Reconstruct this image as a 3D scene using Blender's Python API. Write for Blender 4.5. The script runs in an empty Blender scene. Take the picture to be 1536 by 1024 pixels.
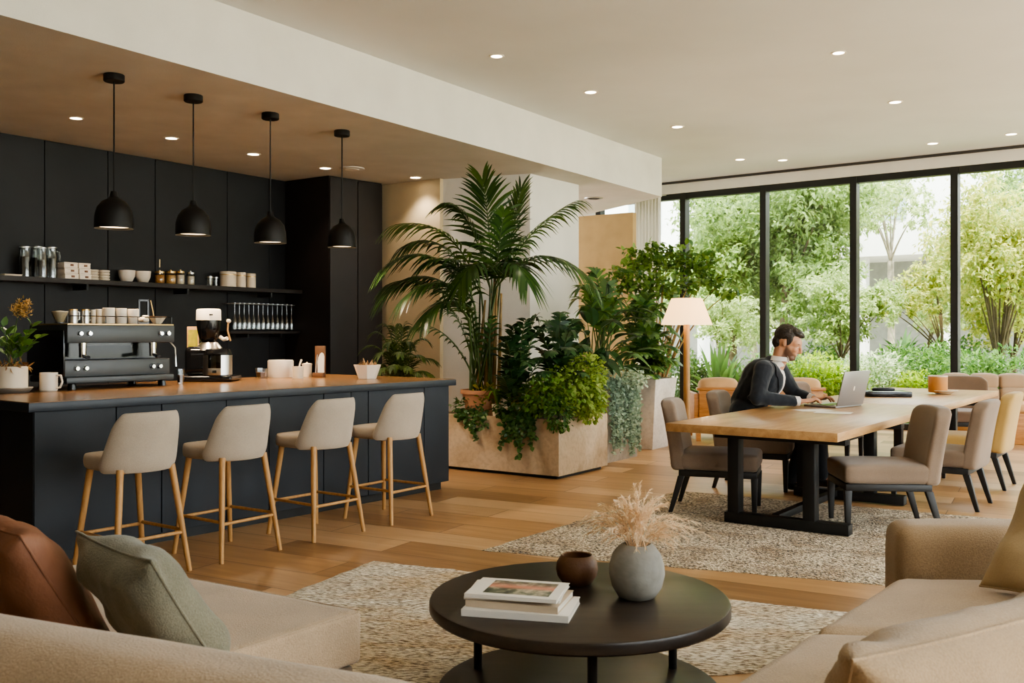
import bpy, bmesh, math, random
import numpy as np
from mathutils import Vector, Matrix, noise, Euler
random.seed(7); RNG = np.random.default_rng(7)
C = bpy.context.scene.collection
PI = math.pi
H = 1.42; FPX = 1450.0; HOR = 500.0; CX = 768.0      # eye height, focal length in pixels of a 1536 wide frame

# ---------------------------------------------------------------- places
def at(px, py, Y):
    return Vector(((px - CX) / FPX * Y, Y, H - (py - HOR) / FPX * Y))
def atz(px, py, z):
    Y = (H - z) * FPX / (py - HOR)
    return Vector(((px - CX) / FPX * Y, Y, z))
def fl(px, py): return atz(px, py, 0.0)
def on_line(px, p, d):
    """where the sight line of image column px meets the plan line p + t d"""
    k = (px - CX) / FPX
    t = (k * p[1] - p[0]) / (d[0] - k * d[1])
    return Vector((p[0] + t * d[0], p[1] + t * d[1], 0)), t
A34 = math.radians(34)
U = Vector((math.sin(A34), math.cos(A34), 0)); W = Vector((math.cos(A34), -math.sin(A34), 0))
def room(a, b, z=0): return U * a + W * b + Vector((0, 0, z))
def rotz(v, ang): return Matrix.Rotation(ang, 3, 'Z') @ Vector(v)

# ---------------------------------------------------------------- objects
def tag(o, label=None, cat=None, group=None, kind=None):
    if label: o['label'] = label
    if cat: o['category'] = cat
    if group: o['group'] = group
    if kind: o['kind'] = kind
    return o
def thing(name, label, cat, loc=(0, 0, 0), rz=0.0, group=None, rot=None):
    o = bpy.data.objects.new(name, None); C.objects.link(o)
    o.empty_display_size = .1
    o.location = loc; o.rotation_euler = rot if rot else (0, 0, rz)
    return tag(o, label, cat, group)
def finish(me, smooth=40):
    if smooth:
        me.polygons.foreach_set('use_smooth', [True] * len(me.polygons))
        try: me.set_sharp_from_angle(angle=math.radians(smooth))
        except Exception: pass
def obj(name, bm, m, parent=None, loc=None, rot=None, smooth=40, label=None, mods=None):
    me = bpy.data.meshes.new(name)
    bmesh.ops.recalc_face_normals(bm, faces=bm.faces[:])
    bm.to_mesh(me); bm.free()
    finish(me, smooth)
    if m is not None:
        for k in (m if isinstance(m, (list, tuple)) else [m]): me.materials.append(k)
    o = bpy.data.objects.new(name, me); C.objects.link(o)
    if parent: o.parent = parent
    if loc is not None: o.location = loc
    if rot is not None: o.rotation_euler = rot
    if label: o['label'] = label
    return o
def struct(name, bm, m, parent=None, **k):
    o = obj(name, bm, m, parent, **k)
    if parent is None: o['kind'] = 'structure'
    return o
def copy_tree(o, parent=None):
    c = o.copy(); C.objects.link(c)
    if parent: c.parent = parent
    for ch in list(o.children): copy_tree(ch, c)
    return c
def dup(root, loc, rz=None, label=None, group=None):
    r = copy_tree(root); r.location = loc
    if rz is not None: r.rotation_euler = (0, 0, rz)
    if label: r['label'] = label
    if group: r['group'] = group
    return r

# ---------------------------------------------------------------- shapes
def nb(): return bmesh.new()
def box(bm, size, c=(0, 0, 0), rot=None, bev=0.0, seg=2):
    r = bmesh.ops.create_cube(bm, size=1.0); vs = r['verts']
    for v in vs: v.co = Vector((v.co.x * size[0], v.co.y * size[1], v.co.z * size[2]))
    M = Matrix.Translation(Vector(c)) @ (Euler(rot).to_matrix().to_4x4() if rot else Matrix())
    if bev > 0:
        es = list({e for v in vs for e in v.link_edges})
        n0 = set(bm.verts) - set(vs)
        bmesh.ops.bevel(bm, geom=es, offset=bev, segments=seg, profile=.5, affect='EDGES')
        vs = [v for v in bm.verts if v not in n0]
    bmesh.ops.transform(bm, matrix=M, verts=vs)
    return bm
def bx(size, c=(0, 0, 0), rot=None, bev=0.0, seg=2): return box(nb(), size, c, rot, bev, seg)
def tube(bm, pts, rad, n=10, cap=True):
    pts = [Vector(p) for p in pts]
    if not isinstance(rad, (list, tuple)): rad = [rad] * len(pts)
    rings = []; ref = None
    for i, p in enumerate(pts):
        d = (pts[min(i + 1, len(pts) - 1)] - pts[max(i - 1, 0)])
        if d.length < 1e-9: d = Vector((0, 0, 1))
        d.normalize()
        if ref is None:
            ref = Vector((1, 0, 0)) if abs(d.x) < .8 else Vector((0, 1, 0))
        e = (ref - d * ref.dot(d)); 
        if e.length < 1e-6: e = d.orthogonal()
        e.normalize(); f = d.cross(e); ref = e
        rings.append([bm.verts.new(p + (e * math.cos(2 * PI * k / n) + f * math.sin(2 * PI * k / n)) * rad[i]) for k in range(n)])
    for a, b in zip(rings, rings[1:]):
        for k in range(n): bm.faces.new((a[k], a[(k + 1) % n], b[(k + 1) % n], b[k]))
    if cap:
        bm.faces.new(list(reversed(rings[0]))); bm.faces.new(rings[-1])
    return bm
def tb(pts, rad, n=10): return tube(nb(), pts, rad, n)
def lathe(bm, prof, n=28, c=(0, 0, 0), sx=1.0, sy=1.0):
    c = Vector(c); rings = []
    for r, z in prof:
        if r < 1e-5: rings.append([bm.verts.new(c + Vector((0, 0, z)))])
        else: rings.append([bm.verts.new(c + Vector((r * sx * math.cos(2 * PI * k / n), r * sy * math.sin(2 * PI * k / n), z))) for k in range(n)])
    for a, b in zip(rings, rings[1:]):
        if len(a) == 1 and len(b) == 1: continue
        for k in range(n):
            q = (k + 1) % n
            if len(a) == 1: bm.faces.new((a[0], b[q], b[k]))
            elif len(b) == 1: bm.faces.new((a[k], a[q], b[0]))
            else: bm.faces.new((a[k], a[q], b[q], b[k]))
    return bm
def lt(prof, n=28, c=(0, 0, 0), sx=1.0, sy=1.0): return lathe(nb(), prof, n, c, sx, sy)
def prism(poly, z0, z1, bev=0.0):
    bm = nb()
    lo = [bm.verts.new((p[0], p[1], z0)) for p in poly]; hi = [bm.verts.new((p[0], p[1], z1)) for p in poly]
    n = len(poly)
    bm.faces.new(list(reversed(lo))); bm.faces.new(hi)
    for k in range(n): bm.faces.new((lo[k], lo[(k + 1) % n], hi[(k + 1) % n], hi[k]))
    if bev: bmesh.ops.bevel(bm, geom=bm.edges[:], offset=bev, segments=2, profile=.5, affect='EDGES')
    return bm
def soft(size, r, puff=0.0, n=14, wob=0.0, seed=0, shear=None, bulge=0.0):
    """a padded block: rounded edges of radius r, top and bottom swelling by puff, sides by bulge"""
    bm = nb(); bmesh.ops.create_cube(bm, size=2.0)
    bmesh.ops.subdivide_edges(bm, edges=bm.edges[:], cuts=n, use_grid_fill=True)
    hx, hy, hz = size[0] / 2, size[1] / 2, size[2] / 2
    r = min(r, hx, hy, hz)
    for v in bm.verts:
        t = [math.copysign(1 - (1 - min(1, abs(q))) ** 1.7, q) for q in v.co]
        p = Vector((t[0] * hx, t[1] * hy, t[2] * hz))
        inn = Vector((max(-hx + r, min(hx - r, p.x)), max(-hy + r, min(hy - r, p.y)), max(-hz + r, min(hz - r, p.z))))
        d = p - inn
        if d.length > 1e-9:
            m = max(abs(d.x), abs(d.y), abs(d.z)); p = inn + d.normalized() * m
        ux, uy, uz = p.x / hx, p.y / hy, p.z / hz
        p.z += puff * (1 - ux ** 2) * (1 - uy ** 2) * (1 if uz > 0 else -1) * min(1, abs(uz) * 1.5)
        if bulge:
            p.x += bulge * (1 - uy ** 2) * (1 - uz ** 2) * ux; p.y += bulge * (1 - ux ** 2) * (1 - uz ** 2) * uy
        if wob:
            q = noise.noise_vector(Vector((p.x * 5 + seed, p.y * 5, p.z * 5))) * wob + noise.noise_vector(Vector((p.x * 14 + seed, p.y * 14, p.z * 14))) * wob * .35
            p += q
        v.co = p
    return bm
def pillow(w, h, t, n=22, seed=0, wob=.012, pinch=.08):
    """throw pillow standing in the XZ plane, front towards -Y"""
    bm = nb(); V = {}
    for s in (-1, 1):
        for i in range(n + 1):
            for j in range(n + 1):
                u, v = -1 + 2 * i / n, -1 + 2 * j / n
                u = math.copysign(1 - (1 - abs(u)) ** 1.4, u); v = math.copysign(1 - (1 - abs(v)) ** 1.4, v)
                edge = i in (0, n) or j in (0, n)
                if edge and s == 1: V[s, i, j] = V[-1, i, j]; continue
                x = w / 2 * u * (1 - pinch * (1 - v * v) * u * u); z = h / 2 * v * (1 - pinch * (1 - u * u) * v * v)
                th = t / 2 * ((1 - u ** 4) * (1 - v ** 4)) ** .55
                fold = noise.noise(Vector((x * 7 + seed, z * 7, s * 3.1))) * wob * 1.6 + noise.noise(Vector((x * 19 + seed, z * 19, s))) * wob * .5
                fold += wob * 1.2 * math.sin((u * v) * 9 + seed) * abs(u * v)
                y = s * (th + (0 if edge else fold * min(1, th / (t * .2))))
                V[s, i, j] = bm.verts.new((x, y, z))
    for s in (-1, 1):
        for i in range(n):
            for j in range(n):
                q = [V[s, i, j], V[s, i + 1, j], V[s, i + 1, j + 1], V[s, i, j + 1]]
                bm.faces.new(q if s < 0 else q[::-1])
    return bm
def sweep(poly, path_n): pass
def plate(rows, thick):
    """closed shell from a grid of points (rows of equal length), thickness thick along the grid normals"""
    bm = nb(); R, K = len(rows), len(rows[0])
    P = [[Vector(p) for p in r] for r in rows]
    def nr(i, j):
        a = P[min(i + 1, R - 1)][j] - P[max(i - 1, 0)][j]; b = P[i][min(j + 1, K - 1)] - P[i][max(j - 1, 0)]
        q = a.cross(b); return q.normalized() if q.length > 1e-9 else Vector((0, 0, 1))
    f = [[None] * K for _ in range(R)]; g = [[None] * K for _ in range(R)]
    for i in range(R):
        for j in range(K):
            e = min(i, R - 1 - i, j, K - 1 - j); k = (.35 if e == 0 else .85 if e == 1 else 1) * thick / 2
            f[i][j] = bm.verts.new(P[i][j] + nr(i, j) * k); g[i][j] = bm.verts.new(P[i][j] - nr(i, j) * k)
    for i in range(R - 1):
        for j in range(K - 1):
            bm.faces.new((f[i][j], f[i + 1][j], f[i + 1][j + 1], f[i][j + 1])); bm.faces.new((g[i][j], g[i][j + 1], g[i + 1][j + 1], g[i + 1][j]))
    rim = [(0, j) for j in range(K)] + [(i, K - 1) for i in range(1, R)] + [(R - 1, j) for j in range(K - 2, -1, -1)] + [(i, 0) for i in range(R - 2, 0, -1)]
    for (a, b), (c, d) in zip(rim, rim[1:] + rim[:1]): bm.faces.new((f[a][b], f[c][d], g[c][d], g[a][b]))
    return bm

# ---------------------------------------------------------------- materials
def _n(nt, t, x=0, y=0, **kw):
    nd = nt.nodes.new(t); nd.location = (x, y)
    for k, v in kw.items(): setattr(nd, k, v)
    return nd
def base_mat(name):
    m = bpy.data.materials.new(name); m.use_nodes = True
    nt = m.node_tree; b = nt.nodes['Principled BSDF']
    return m, nt, b, nt.links.new
def rgba(c): return (c[0], c[1], c[2], 1.0)
def hexc(h):
    f = lambda v: ((v / 255 + .055) / 1.055) ** 2.4 if v > 10 else v / 255 / 12.92
    return tuple(f(int(h[i:i + 2], 16)) for i in (0, 2, 4))
def mat(name, col, rough=.6, metal=0.0, var=0.0, vscale=6.0, bump=0.0, bscale=80.0, stretch=(1, 1, 1), spec=.5, sheen=0.0, coat=0.0, col2=None, detail=4.0, emit=None, estr=0.0):
    m, nt, b, L = base_mat(name)
    b.inputs['Roughness'].default_value = rough; b.inputs['Metallic'].default_value = metal
    b.inputs['Specular IOR Level'].default_value = spec
    if sheen: b.inputs['Sheen Weight'].default_value = sheen
    if coat: b.inputs['Coat Weight'].default_value = coat
    if emit:
        b.inputs['Emission Color'].default_value = rgba(emit); b.inputs['Emission Strength'].default_value = estr
    tc = _n(nt, 'ShaderNodeTexCoord', -900); mp = _n(nt, 'ShaderNodeMapping', -700); L(tc.outputs['Object'], mp.inputs['Vector'])
    mp.inputs['Scale'].default_value = stretch
    if var or col2:
        nz = _n(nt, 'ShaderNodeTexNoise', -500, 200); nz.inputs['Scale'].default_value = vscale; nz.inputs['Detail'].default_value = detail
        L(mp.outputs[0], nz.inputs['Vector'])
        cr = _n(nt, 'ShaderNodeValToRGB', -300, 200); L(nz.outputs['Fac'], cr.inputs['Fac'])
        c2 = col2 if col2 else tuple(min(1, c * (1 + var)) for c in col); c1 = col if col2 else tuple(c * (1 - var) for c in col)
        cr.color_ramp.elements[0].position = .3; cr.color_ramp.elements[1].position = .7
        cr.color_ramp.elements[0].color = rgba(c1); cr.color_ramp.elements[1].color = rgba(c2)
        L(cr.outputs[0], b.inputs['Base Color'])
    else: b.inputs['Base Color'].default_value = rgba(col)
    if bump:
        nz2 = _n(nt, 'ShaderNodeTexNoise', -500, -200); nz2.inputs['Scale'].default_value = bscale; nz2.inputs['Detail'].default_value = 3
        L(mp.outputs[0], nz2.inputs['Vector'])
        bp = _n(nt, 'ShaderNodeBump', -200, -200); bp.inputs['Strength'].default_value = bump; bp.inputs['Distance'].default_value = .01
        L(nz2.outputs['Fac'], bp.inputs['Height']); L(bp.outputs[0], b.inputs['Normal'])
    return m
def fabric(name, col, weave=260.0, var=.12, bump=.35, rough=.9, blotch=3.0):
    """woven cloth: cross threads and soft blotches"""
    m, nt, b, L = base_mat(name)
    b.inputs['Roughness'].default_value = rough; b.inputs['Specular IOR Level'].default_value = .2; b.inputs['Sheen Weight'].default_value = .25
    tc = _n(nt, 'ShaderNodeTexCoord', -1100)
    a = _n(nt, 'ShaderNodeTexNoise', -800, 300); a.inputs['Scale'].default_value = blotch; a.inputs['Detail'].default_value = 5
    w = _n(nt, 'ShaderNodeTexNoise', -800, 0); w.inputs['Scale'].default_value = weave; w.inputs['Detail'].default_value = 2
    L(tc.outputs['Object'], a.inputs['Vector']); L(tc.outputs['Object'], w.inputs['Vector'])
    mx = _n(nt, 'ShaderNodeMath', -600, 100, operation='ADD'); L(a.outputs['Fac'], mx.inputs[0]); L(w.outputs['Fac'], mx.inputs[1])
    cr = _n(nt, 'ShaderNodeValToRGB', -400, 100); hv = _n(nt, 'ShaderNodeMath', -500, 100, operation='MULTIPLY'); hv.inputs[1].default_value = .5
    L(mx.outputs[0], hv.inputs[0]); L(hv.outputs[0], cr.inputs['Fac'])
    cr.color_ramp.elements[0].position = .32; cr.color_ramp.elements[1].position = .68
    cr.color_ramp.elements[0].color = rgba(tuple(c * (1 - var * 1.6) for c in col)); cr.color_ramp.elements[1].color = rgba(tuple(min(1, c * (1 + var)) for c in col))
    L(cr.outputs[0], b.inputs['Base Color'])
    bp = _n(nt, 'ShaderNodeBump', -200, -200); bp.inputs['Strength'].default_value = bump; bp.inputs['Distance'].default_value = .004
    L(w.outputs['Fac'], bp.inputs['Height']); L(bp.outputs[0], b.inputs['Normal'])
    return m
def wood(name, c1, c2, scale=3.0, axis=(1, 12, 12), rough=.45, bump=.15, coat=0.0):
    m, nt, b, L = base_mat(name)
    b.inputs['Roughness'].default_value = rough
    if coat: b.inputs['Coat Weight'].default_value = coat; b.inputs['Coat Roughness'].default_value = .25
    tc = _n(nt, 'ShaderNodeTexCoord', -1100); mp = _n(nt, 'ShaderNodeMapping', -900); mp.inputs['Scale'].default_value = axis
    L(tc.outputs['Object'], mp.inputs['Vector'])
    a = _n(nt, 'ShaderNodeTexNoise', -700, 200); a.inputs['Scale'].default_value = scale; a.inputs['Detail'].default_value = 8; a.inputs['Distortion'].default_value = .6
    g = _n(nt, 'ShaderNodeTexNoise', -700, -100); g.inputs['Scale'].default_value = scale * 9; g.inputs['Detail'].default_value = 3
    L(mp.outputs[0], a.inputs['Vector']); L(mp.outputs[0], g.inputs['Vector'])
    mx = _n(nt, 'ShaderNodeMix', -500, 100); mx.data_type = 'FLOAT'; mx.inputs[0].default_value = .3
    L(a.outputs['Fac'], mx.inputs[2]); L(g.outputs['Fac'], mx.inputs[3])
    cr = _n(nt, 'ShaderNodeValToRGB', -300, 100); L(mx.outputs[0], cr.inputs['Fac'])
    cr.color_ramp.elements[0].position = .35; cr.color_ramp.elements[1].position = .65
    cr.color_ramp.elements[0].color = rgba(c1); cr.color_ramp.elements[1].color = rgba(c2)
    L(cr.outputs[0], b.inputs['Base Color'])
    bp = _n(nt, 'ShaderNodeBump', -200, -200); bp.inputs['Strength'].default_value = bump; bp.inputs['Distance'].default_value = .003
    L(g.outputs['Fac'], bp.inputs['Height']); L(bp.outputs[0], b.inputs['Normal'])
    return m
def leafmat(name, c1, c2, trans=.35, rough=.45, tcol=None):
    """leaf with its own shade per leaf and light coming through"""
    m, nt, b, L = base_mat(name)
    b.inputs['Roughness'].default_value = rough; b.inputs['Specular IOR Level'].default_value = .4
    ge = _n(nt, 'ShaderNodeNewGeometry', -700); cr = _n(nt, 'ShaderNodeValToRGB', -500)
    cr.color_ramp.elements[0].color = rgba(c1); cr.color_ramp.elements[1].color = rgba(c2)
    L(ge.outputs['Random Per Island'], cr.inputs['Fac']); L(cr.outputs[0], b.inputs['Base Color'])
    tr = _n(nt, 'ShaderNodeBsdfTranslucent', -100, -300)
    hs = _n(nt, 'ShaderNodeHueSaturation', -300, -300); hs.inputs['Value'].default_value = 1.7; hs.inputs['Saturation'].default_value = 1.1; hs.inputs['Hue'].default_value = .485
    L(cr.outputs[0], hs.inputs['Color']); L(hs.outputs[0], tr.inputs['Color'])
    ms = _n(nt, 'ShaderNodeMixShader', 200); ms.inputs[0].default_value = trans
    L(b.outputs[0], ms.inputs[1]); L(tr.outputs[0], ms.inputs[2]); L(ms.outputs[0], nt.nodes['Material Output'].inputs['Surface'])
    return m
def glass(name, tint=(1, 1, 1), refl=.08, edge=.6, rough=.02):
    """thin clear glass: see-through with a mirror sheen that grows at grazing angles"""
    m, nt, b, L = base_mat(name); nt.nodes.remove(b)
    t = _n(nt, 'ShaderNodeBsdfTransparent', -200, 100); t.inputs[0].default_value = rgba(tint)
    g = _n(nt, 'ShaderNodeBsdfGlossy', -200, -100); g.inputs['Roughness'].default_value = rough
    lw = _n(nt, 'ShaderNodeLayerWeight', -600); lw.inputs['Blend'].default_value = .35
    mr = _n(nt, 'ShaderNodeMapRange', -400); mr.inputs['To Min'].default_value = refl; mr.inputs['To Max'].default_value = edge
    L(lw.outputs['Facing'], mr.inputs['Value'])
    ms = _n(nt, 'ShaderNodeMixShader', 0); L(mr.outputs[0], ms.inputs[0]); L(t.outputs[0], ms.inputs[1]); L(g.outputs[0], ms.inputs[2])
    L(ms.outputs[0], nt.nodes['Material Output'].inputs['Surface'])
    return m
def emission(name, col, s):
    m, nt, b, L = base_mat(name); nt.nodes.remove(b)
    e = _n(nt, 'ShaderNodeEmission'); e.inputs[0].default_value = rgba(col); e.inputs[1].default_value = s
    L(e.outputs[0], nt.nodes['Material Output'].inputs['Surface']); return m
# ================================================================= materials
M = {}
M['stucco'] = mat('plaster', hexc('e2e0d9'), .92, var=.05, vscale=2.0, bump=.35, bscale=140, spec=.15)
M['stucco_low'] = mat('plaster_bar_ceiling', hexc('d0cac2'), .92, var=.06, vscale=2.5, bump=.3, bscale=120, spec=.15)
M['ceiling'] = mat('ceiling_paint', hexc('dfe0e0'), .95, var=.03, vscale=1.2, bump=.1, bscale=160, spec=.1)
M['clay'] = mat('clay_wall', hexc('d2c1a0'), .9, var=.1, vscale=1.6, bump=.3, bscale=60, spec=.15)
M['tan_panel'] = mat('tan_partition', hexc('b99d70'), .9, var=.08, vscale=4, bump=.2, bscale=120, spec=.15)
M['black'] = mat('black_panel', (.0155, .0165, .018), .5, var=.25, vscale=1.5, bump=.1, bscale=200, spec=.35)
M['cabinet'] = mat('dark_cabinet', (.02, .0165, .0145), .45, var=.25, vscale=1.5, bump=.1, bscale=200, spec=.35)
M['slate'] = mat('slate_blue_front', (.0145, .019, .026), .5, var=.25, vscale=2, bump=.15, bscale=250, spec=.4)
M['slate_top'] = mat('slate_countertop', (.022, .028, .036), .42, var=.2, vscale=3, bump=.1, bscale=250, spec=.45)
M['frame'] = mat('window_frame', (.016, .017, .017), .45, spec=.4)
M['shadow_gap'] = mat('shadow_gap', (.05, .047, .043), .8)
M['glass'] = glass('window_glass', (.97, .985, .98), .02, .35)
M['curtain'] = leafmat('curtain_cloth', hexc('e3dfd6'), hexc('e3dfd6'), .12, .95)
M['matte_black'] = mat('matte_black_metal', (.012, .0115, .011), .5, metal=.2, spec=.4)
M['black_gloss'] = mat('black_gloss', (.008, .008, .009), .15)
M['lamp_inner'] = mat('lamp_inner', hexc('f3e3c8'), .7, emit=(1, .72, .42), estr=3.5)
M['lens'] = emission('downlight_lens', (1, .82, .58), 14)
M['trim_white'] = mat('white_trim', hexc('e8dfd2'), .6)
M['oak'] = wood('oak_legs', hexc('a87a48'), hexc('c2965f'), 4, (10, 10, 1), .5)
M['table_oak'] = wood('oak_table', hexc('a2774b'), hexc('c49c6c'), 1.6, (9, 1, 9), .33, .1)
M['bar_wood'] = wood('bar_top_wood', hexc('654728'), hexc('8c673f'), 2.0, (9, 1, 9), .25, .08)
M['sofa_wood'] = wood('sofa_wood', hexc('9c6530'), hexc('bf8648'), 3, (1, 10, 10), .45)
M['dark_wood'] = wood('dark_stained_wood', (.022, .016, .012), (.045, .033, .025), 2.2, (1, 9, 9), .34, .08)
M['stool_cloth'] = fabric('stool_cloth', hexc('b0a291'), 300, .14)
M['taupe'] = fabric('taupe_cloth', hexc('877463'), 300, .16)
M['taupe_dark'] = fabric('brown_cloth', hexc('75604f'), 300, .16)
M['mustard'] = fabric('mustard_cloth', hexc('b9995f'), 300, .14)
M['sofa'] = fabric('sofa_linen', hexc('b39c81'), 190, .17, .6, blotch=3)
M['sofa_warm'] = fabric('sofa_warm_linen', hexc('a1886a'), 190, .17, .6, blotch=3)
M['cushion_cream'] = fabric('cream_cloth', hexc('b9a27d'), 300, .1)
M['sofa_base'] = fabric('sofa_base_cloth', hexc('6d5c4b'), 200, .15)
M['leather'] = mat('brown_leather', hexc('8a5f48'), .6, var=.22, vscale=4, bump=.15, bscale=90, spec=.35)
M['grey_cloth'] = fabric('sage_grey_cloth', hexc('7c7866'), 200, .22, .6, blotch=6)
M['tuft'] = fabric('tufted_cloth', hexc('a98f74'), 200, .12)
M['tan_leather'] = mat('tan_cushion', hexc('c49a6c'), .6, var=.15, vscale=4, spec=.35)
M['white_cer'] = mat('white_ceramic', hexc('e9dccb'), .4, var=.04)
M['cream_cer'] = mat('cream_ceramic', hexc('dccdb6'), .5, var=.06)
M['speck_cer'] = mat('speckled_ceramic', hexc('d8c9b3'), .55, var=.1, vscale=40, bump=.1)
M['terracotta'] = mat('terracotta', hexc('c9926f'), .85, var=.12, vscale=5, bump=.15)
M['soil'] = mat('soil', (.03, .02, .013), .95, var=.4, vscale=30, bump=.6, bscale=40)
M['vase'] = mat('stone_vase', hexc('8f8b82'), .75, var=.3, vscale=9, bump=.5, bscale=16)
M['bowl_brown'] = mat('brown_bowl', hexc('6e4c33'), .5, var=.35, vscale=6, bump=.15)
M['pampas'] = leafmat('dried_grass', hexc('cdb48f'), hexc('f0e2c8'), .35, .8)
M['paper'] = mat('paper', hexc('e9e3d8'), .75, var=.05)
M['pages'] = mat('page_edges', hexc('d6cdbd'), .85, var=.15, vscale=60, stretch=(.05, .05, 8))
M['steel'] = mat('brushed_steel', (.55, .53, .5), .28, metal=1.0)
M['chrome'] = mat('chrome', (.8, .78, .75), .12, metal=1.0)
M['brass'] = mat('brass_lid', (.62, .42, .18), .3, metal=1.0)
M['machine'] = mat('machine_enamel', (.05, .057, .06), .38, var=.08, spec=.5)
M['clear'] = glass('clear_glass', (.88, .9, .9), .1, .5)
M['crystal'] = glass('crystal_glass', (.9, .92, .92), .2, .85)
M['smoke'] = glass('smoked_glass', (.25, .23, .2), .05, .35)
M['water_glass'] = glass('amber_fill', (.75, .55, .28), .08, .5)
M['laptop'] = mat('laptop_shell', (.3, .285, .28), .38, metal=.75)
M['screen'] = mat('laptop_screen', (.02, .022, .03), .2)
M['travertine'] = None
def travertine(name, c1, c2, c3):
    m, nt, b, L = base_mat(name); b.inputs['Roughness'].default_value = .75
    tc = _n(nt, 'ShaderNodeTexCoord', -1000); a = _n(nt, 'ShaderNodeTexNoise', -700, 200); a.inputs['Scale'].default_value = 1.7; a.inputs['Detail'].default_value = 7; a.inputs['Distortion'].default_value = 1.2
    q = _n(nt, 'ShaderNodeTexNoise', -700, -100); q.inputs['Scale'].default_value = 26; q.inputs['Detail'].default_value = 4
    for x in (a, q): L(tc.outputs['Object'], x.inputs['Vector'])
    cr = _n(nt, 'ShaderNodeValToRGB', -400, 200); e = cr.color_ramp.elements; e[0].position = .3; e[1].position = .72; e[0].color = rgba(c1); e[1].color = rgba(c3)
    k = e.new(.5); k.color = rgba(c2); L(a.outputs['Fac'], cr.inputs['Fac'])
    mx = _n(nt, 'ShaderNodeMix', -200, 100); mx.data_type = 'RGBA'; mx.blend_type = 'MULTIPLY'; mx.inputs[0].default_value = .13
    c2r = _n(nt, 'ShaderNodeValToRGB', -400, -100); c2r.color_ramp.elements[0].position = .35; c2r.color_ramp.elements[1].position = .55; L(q.outputs['Fac'], c2r.inputs['Fac'])
    L(cr.outputs[0], mx.inputs[6]); L(c2r.outputs[0], mx.inputs[7]); L(mx.outputs[2], b.inputs['Base Color'])
    bp = _n(nt, 'ShaderNodeBump', -200, -300); bp.inputs['Strength'].default_value = .3; bp.inputs['Distance'].default_value = .01; L(q.outputs['Fac'], bp.inputs['Height']); L(bp.outputs[0], b.inputs['Normal'])
    return m
M['travertine'] = travertine('travertine', hexc('a58d70'), hexc('c4ae92'), hexc('d9c8b0'))
M['pale_stone'] = travertine('pale_stone', hexc('cdc4b7'), hexc('d9d1c6'), hexc('e4ddd3'))
M['concrete'] = travertine('grey_concrete', hexc('948878'), hexc('aa9e8e'), hexc('bbb0a1'))

def floor_mat():
    m, nt, b, L = base_mat('plank_floor')
    b.inputs['Roughness'].default_value = .36; b.inputs['Specular IOR Level'].default_value = .45
    tc = _n(nt, 'ShaderNodeTexCoord', -1500); mp = _n(nt, 'ShaderNodeMapping', -1300); mp.inputs['Rotation'].default_value = (0, 0, math.radians(29))
    L(tc.outputs['Object'], mp.inputs['Vector'])
    br = _n(nt, 'ShaderNodeTexBrick', -1000, 200); br.offset = .37; br.inputs['Scale'].default_value = 1.0
    br.inputs['Brick Width'].default_value = 1.9; br.inputs['Row Height'].default_value = .34; br.inputs['Mortar Size'].default_value = .0035; br.inputs['Mortar Smooth'].default_value = .1; br.inputs['Bias'].default_value = .0
    br.inputs['Color1'].default_value = (0, 0, 0, 1); br.inputs['Color2'].default_value = (1, 1, 1, 1); br.inputs['Mortar'].default_value = (.5, .5, .5, 1)
    L(mp.outputs[0], br.inputs['Vector'])
    m2 = _n(nt, 'ShaderNodeMapping', -1100, -200); m2.inputs['Scale'].default_value = (.55, 5.5, 1); L(mp.outputs[0], m2.inputs['Vector'])
    ad = _n(nt, 'ShaderNodeVectorMath', -950, -200, operation='ADD'); L(m2.outputs[0], ad.inputs[0])
    sc = _n(nt, 'ShaderNodeVectorMath', -950, -50, operation='SCALE'); sc.inputs['Scale'].default_value = 13.0; L(br.outputs['Color'], sc.inputs[0]); L(sc.outputs[0], ad.inputs[1])
    nz = _n(nt, 'ShaderNodeTexNoise', -800, -200); nz.inputs['Scale'].default_value = 2.2; nz.inputs['Detail'].default_value = 8; nz.inputs['Distortion'].default_value = .9; L(ad.outputs[0], nz.inputs['Vector'])
    mx = _n(nt, 'ShaderNodeMix', -600, 0); mx.data_type = 'FLOAT'; mx.inputs[0].default_value = .46
    L(br.outputs['Color'], mx.inputs[2]); L(nz.outputs['Fac'], mx.inputs[3])
    cr = _n(nt, 'ShaderNodeValToRGB', -400, 0); e = cr.color_ramp.elements; e[0].position = .2; e[1].position = .8
    e[0].color = rgba(hexc('866442')); e[1].color = rgba(hexc('cdaa82')); k = e.new(.5); k.color = rgba(hexc('b58d62'))
    L(mx.outputs[0], cr.inputs['Fac'])
    mo = _n(nt, 'ShaderNodeMix', -150, 100); mo.data_type = 'RGBA'; mo.blend_type = 'MIX'; L(br.outputs['Fac'], mo.inputs[0]); L(cr.outputs[0], mo.inputs[6]); mo.inputs[7].default_value = rgba(hexc('5d4630'))
    L(mo.outputs[2], b.inputs['Base Color'])
    bp = _n(nt, 'ShaderNodeBump', -200, -300); bp.inputs['Strength'].default_value = .12; bp.inputs['Distance'].default_value = .004; L(nz.outputs['Fac'], bp.inputs['Height']); L(bp.outputs[0], b.inputs['Normal'])
    return m
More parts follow.
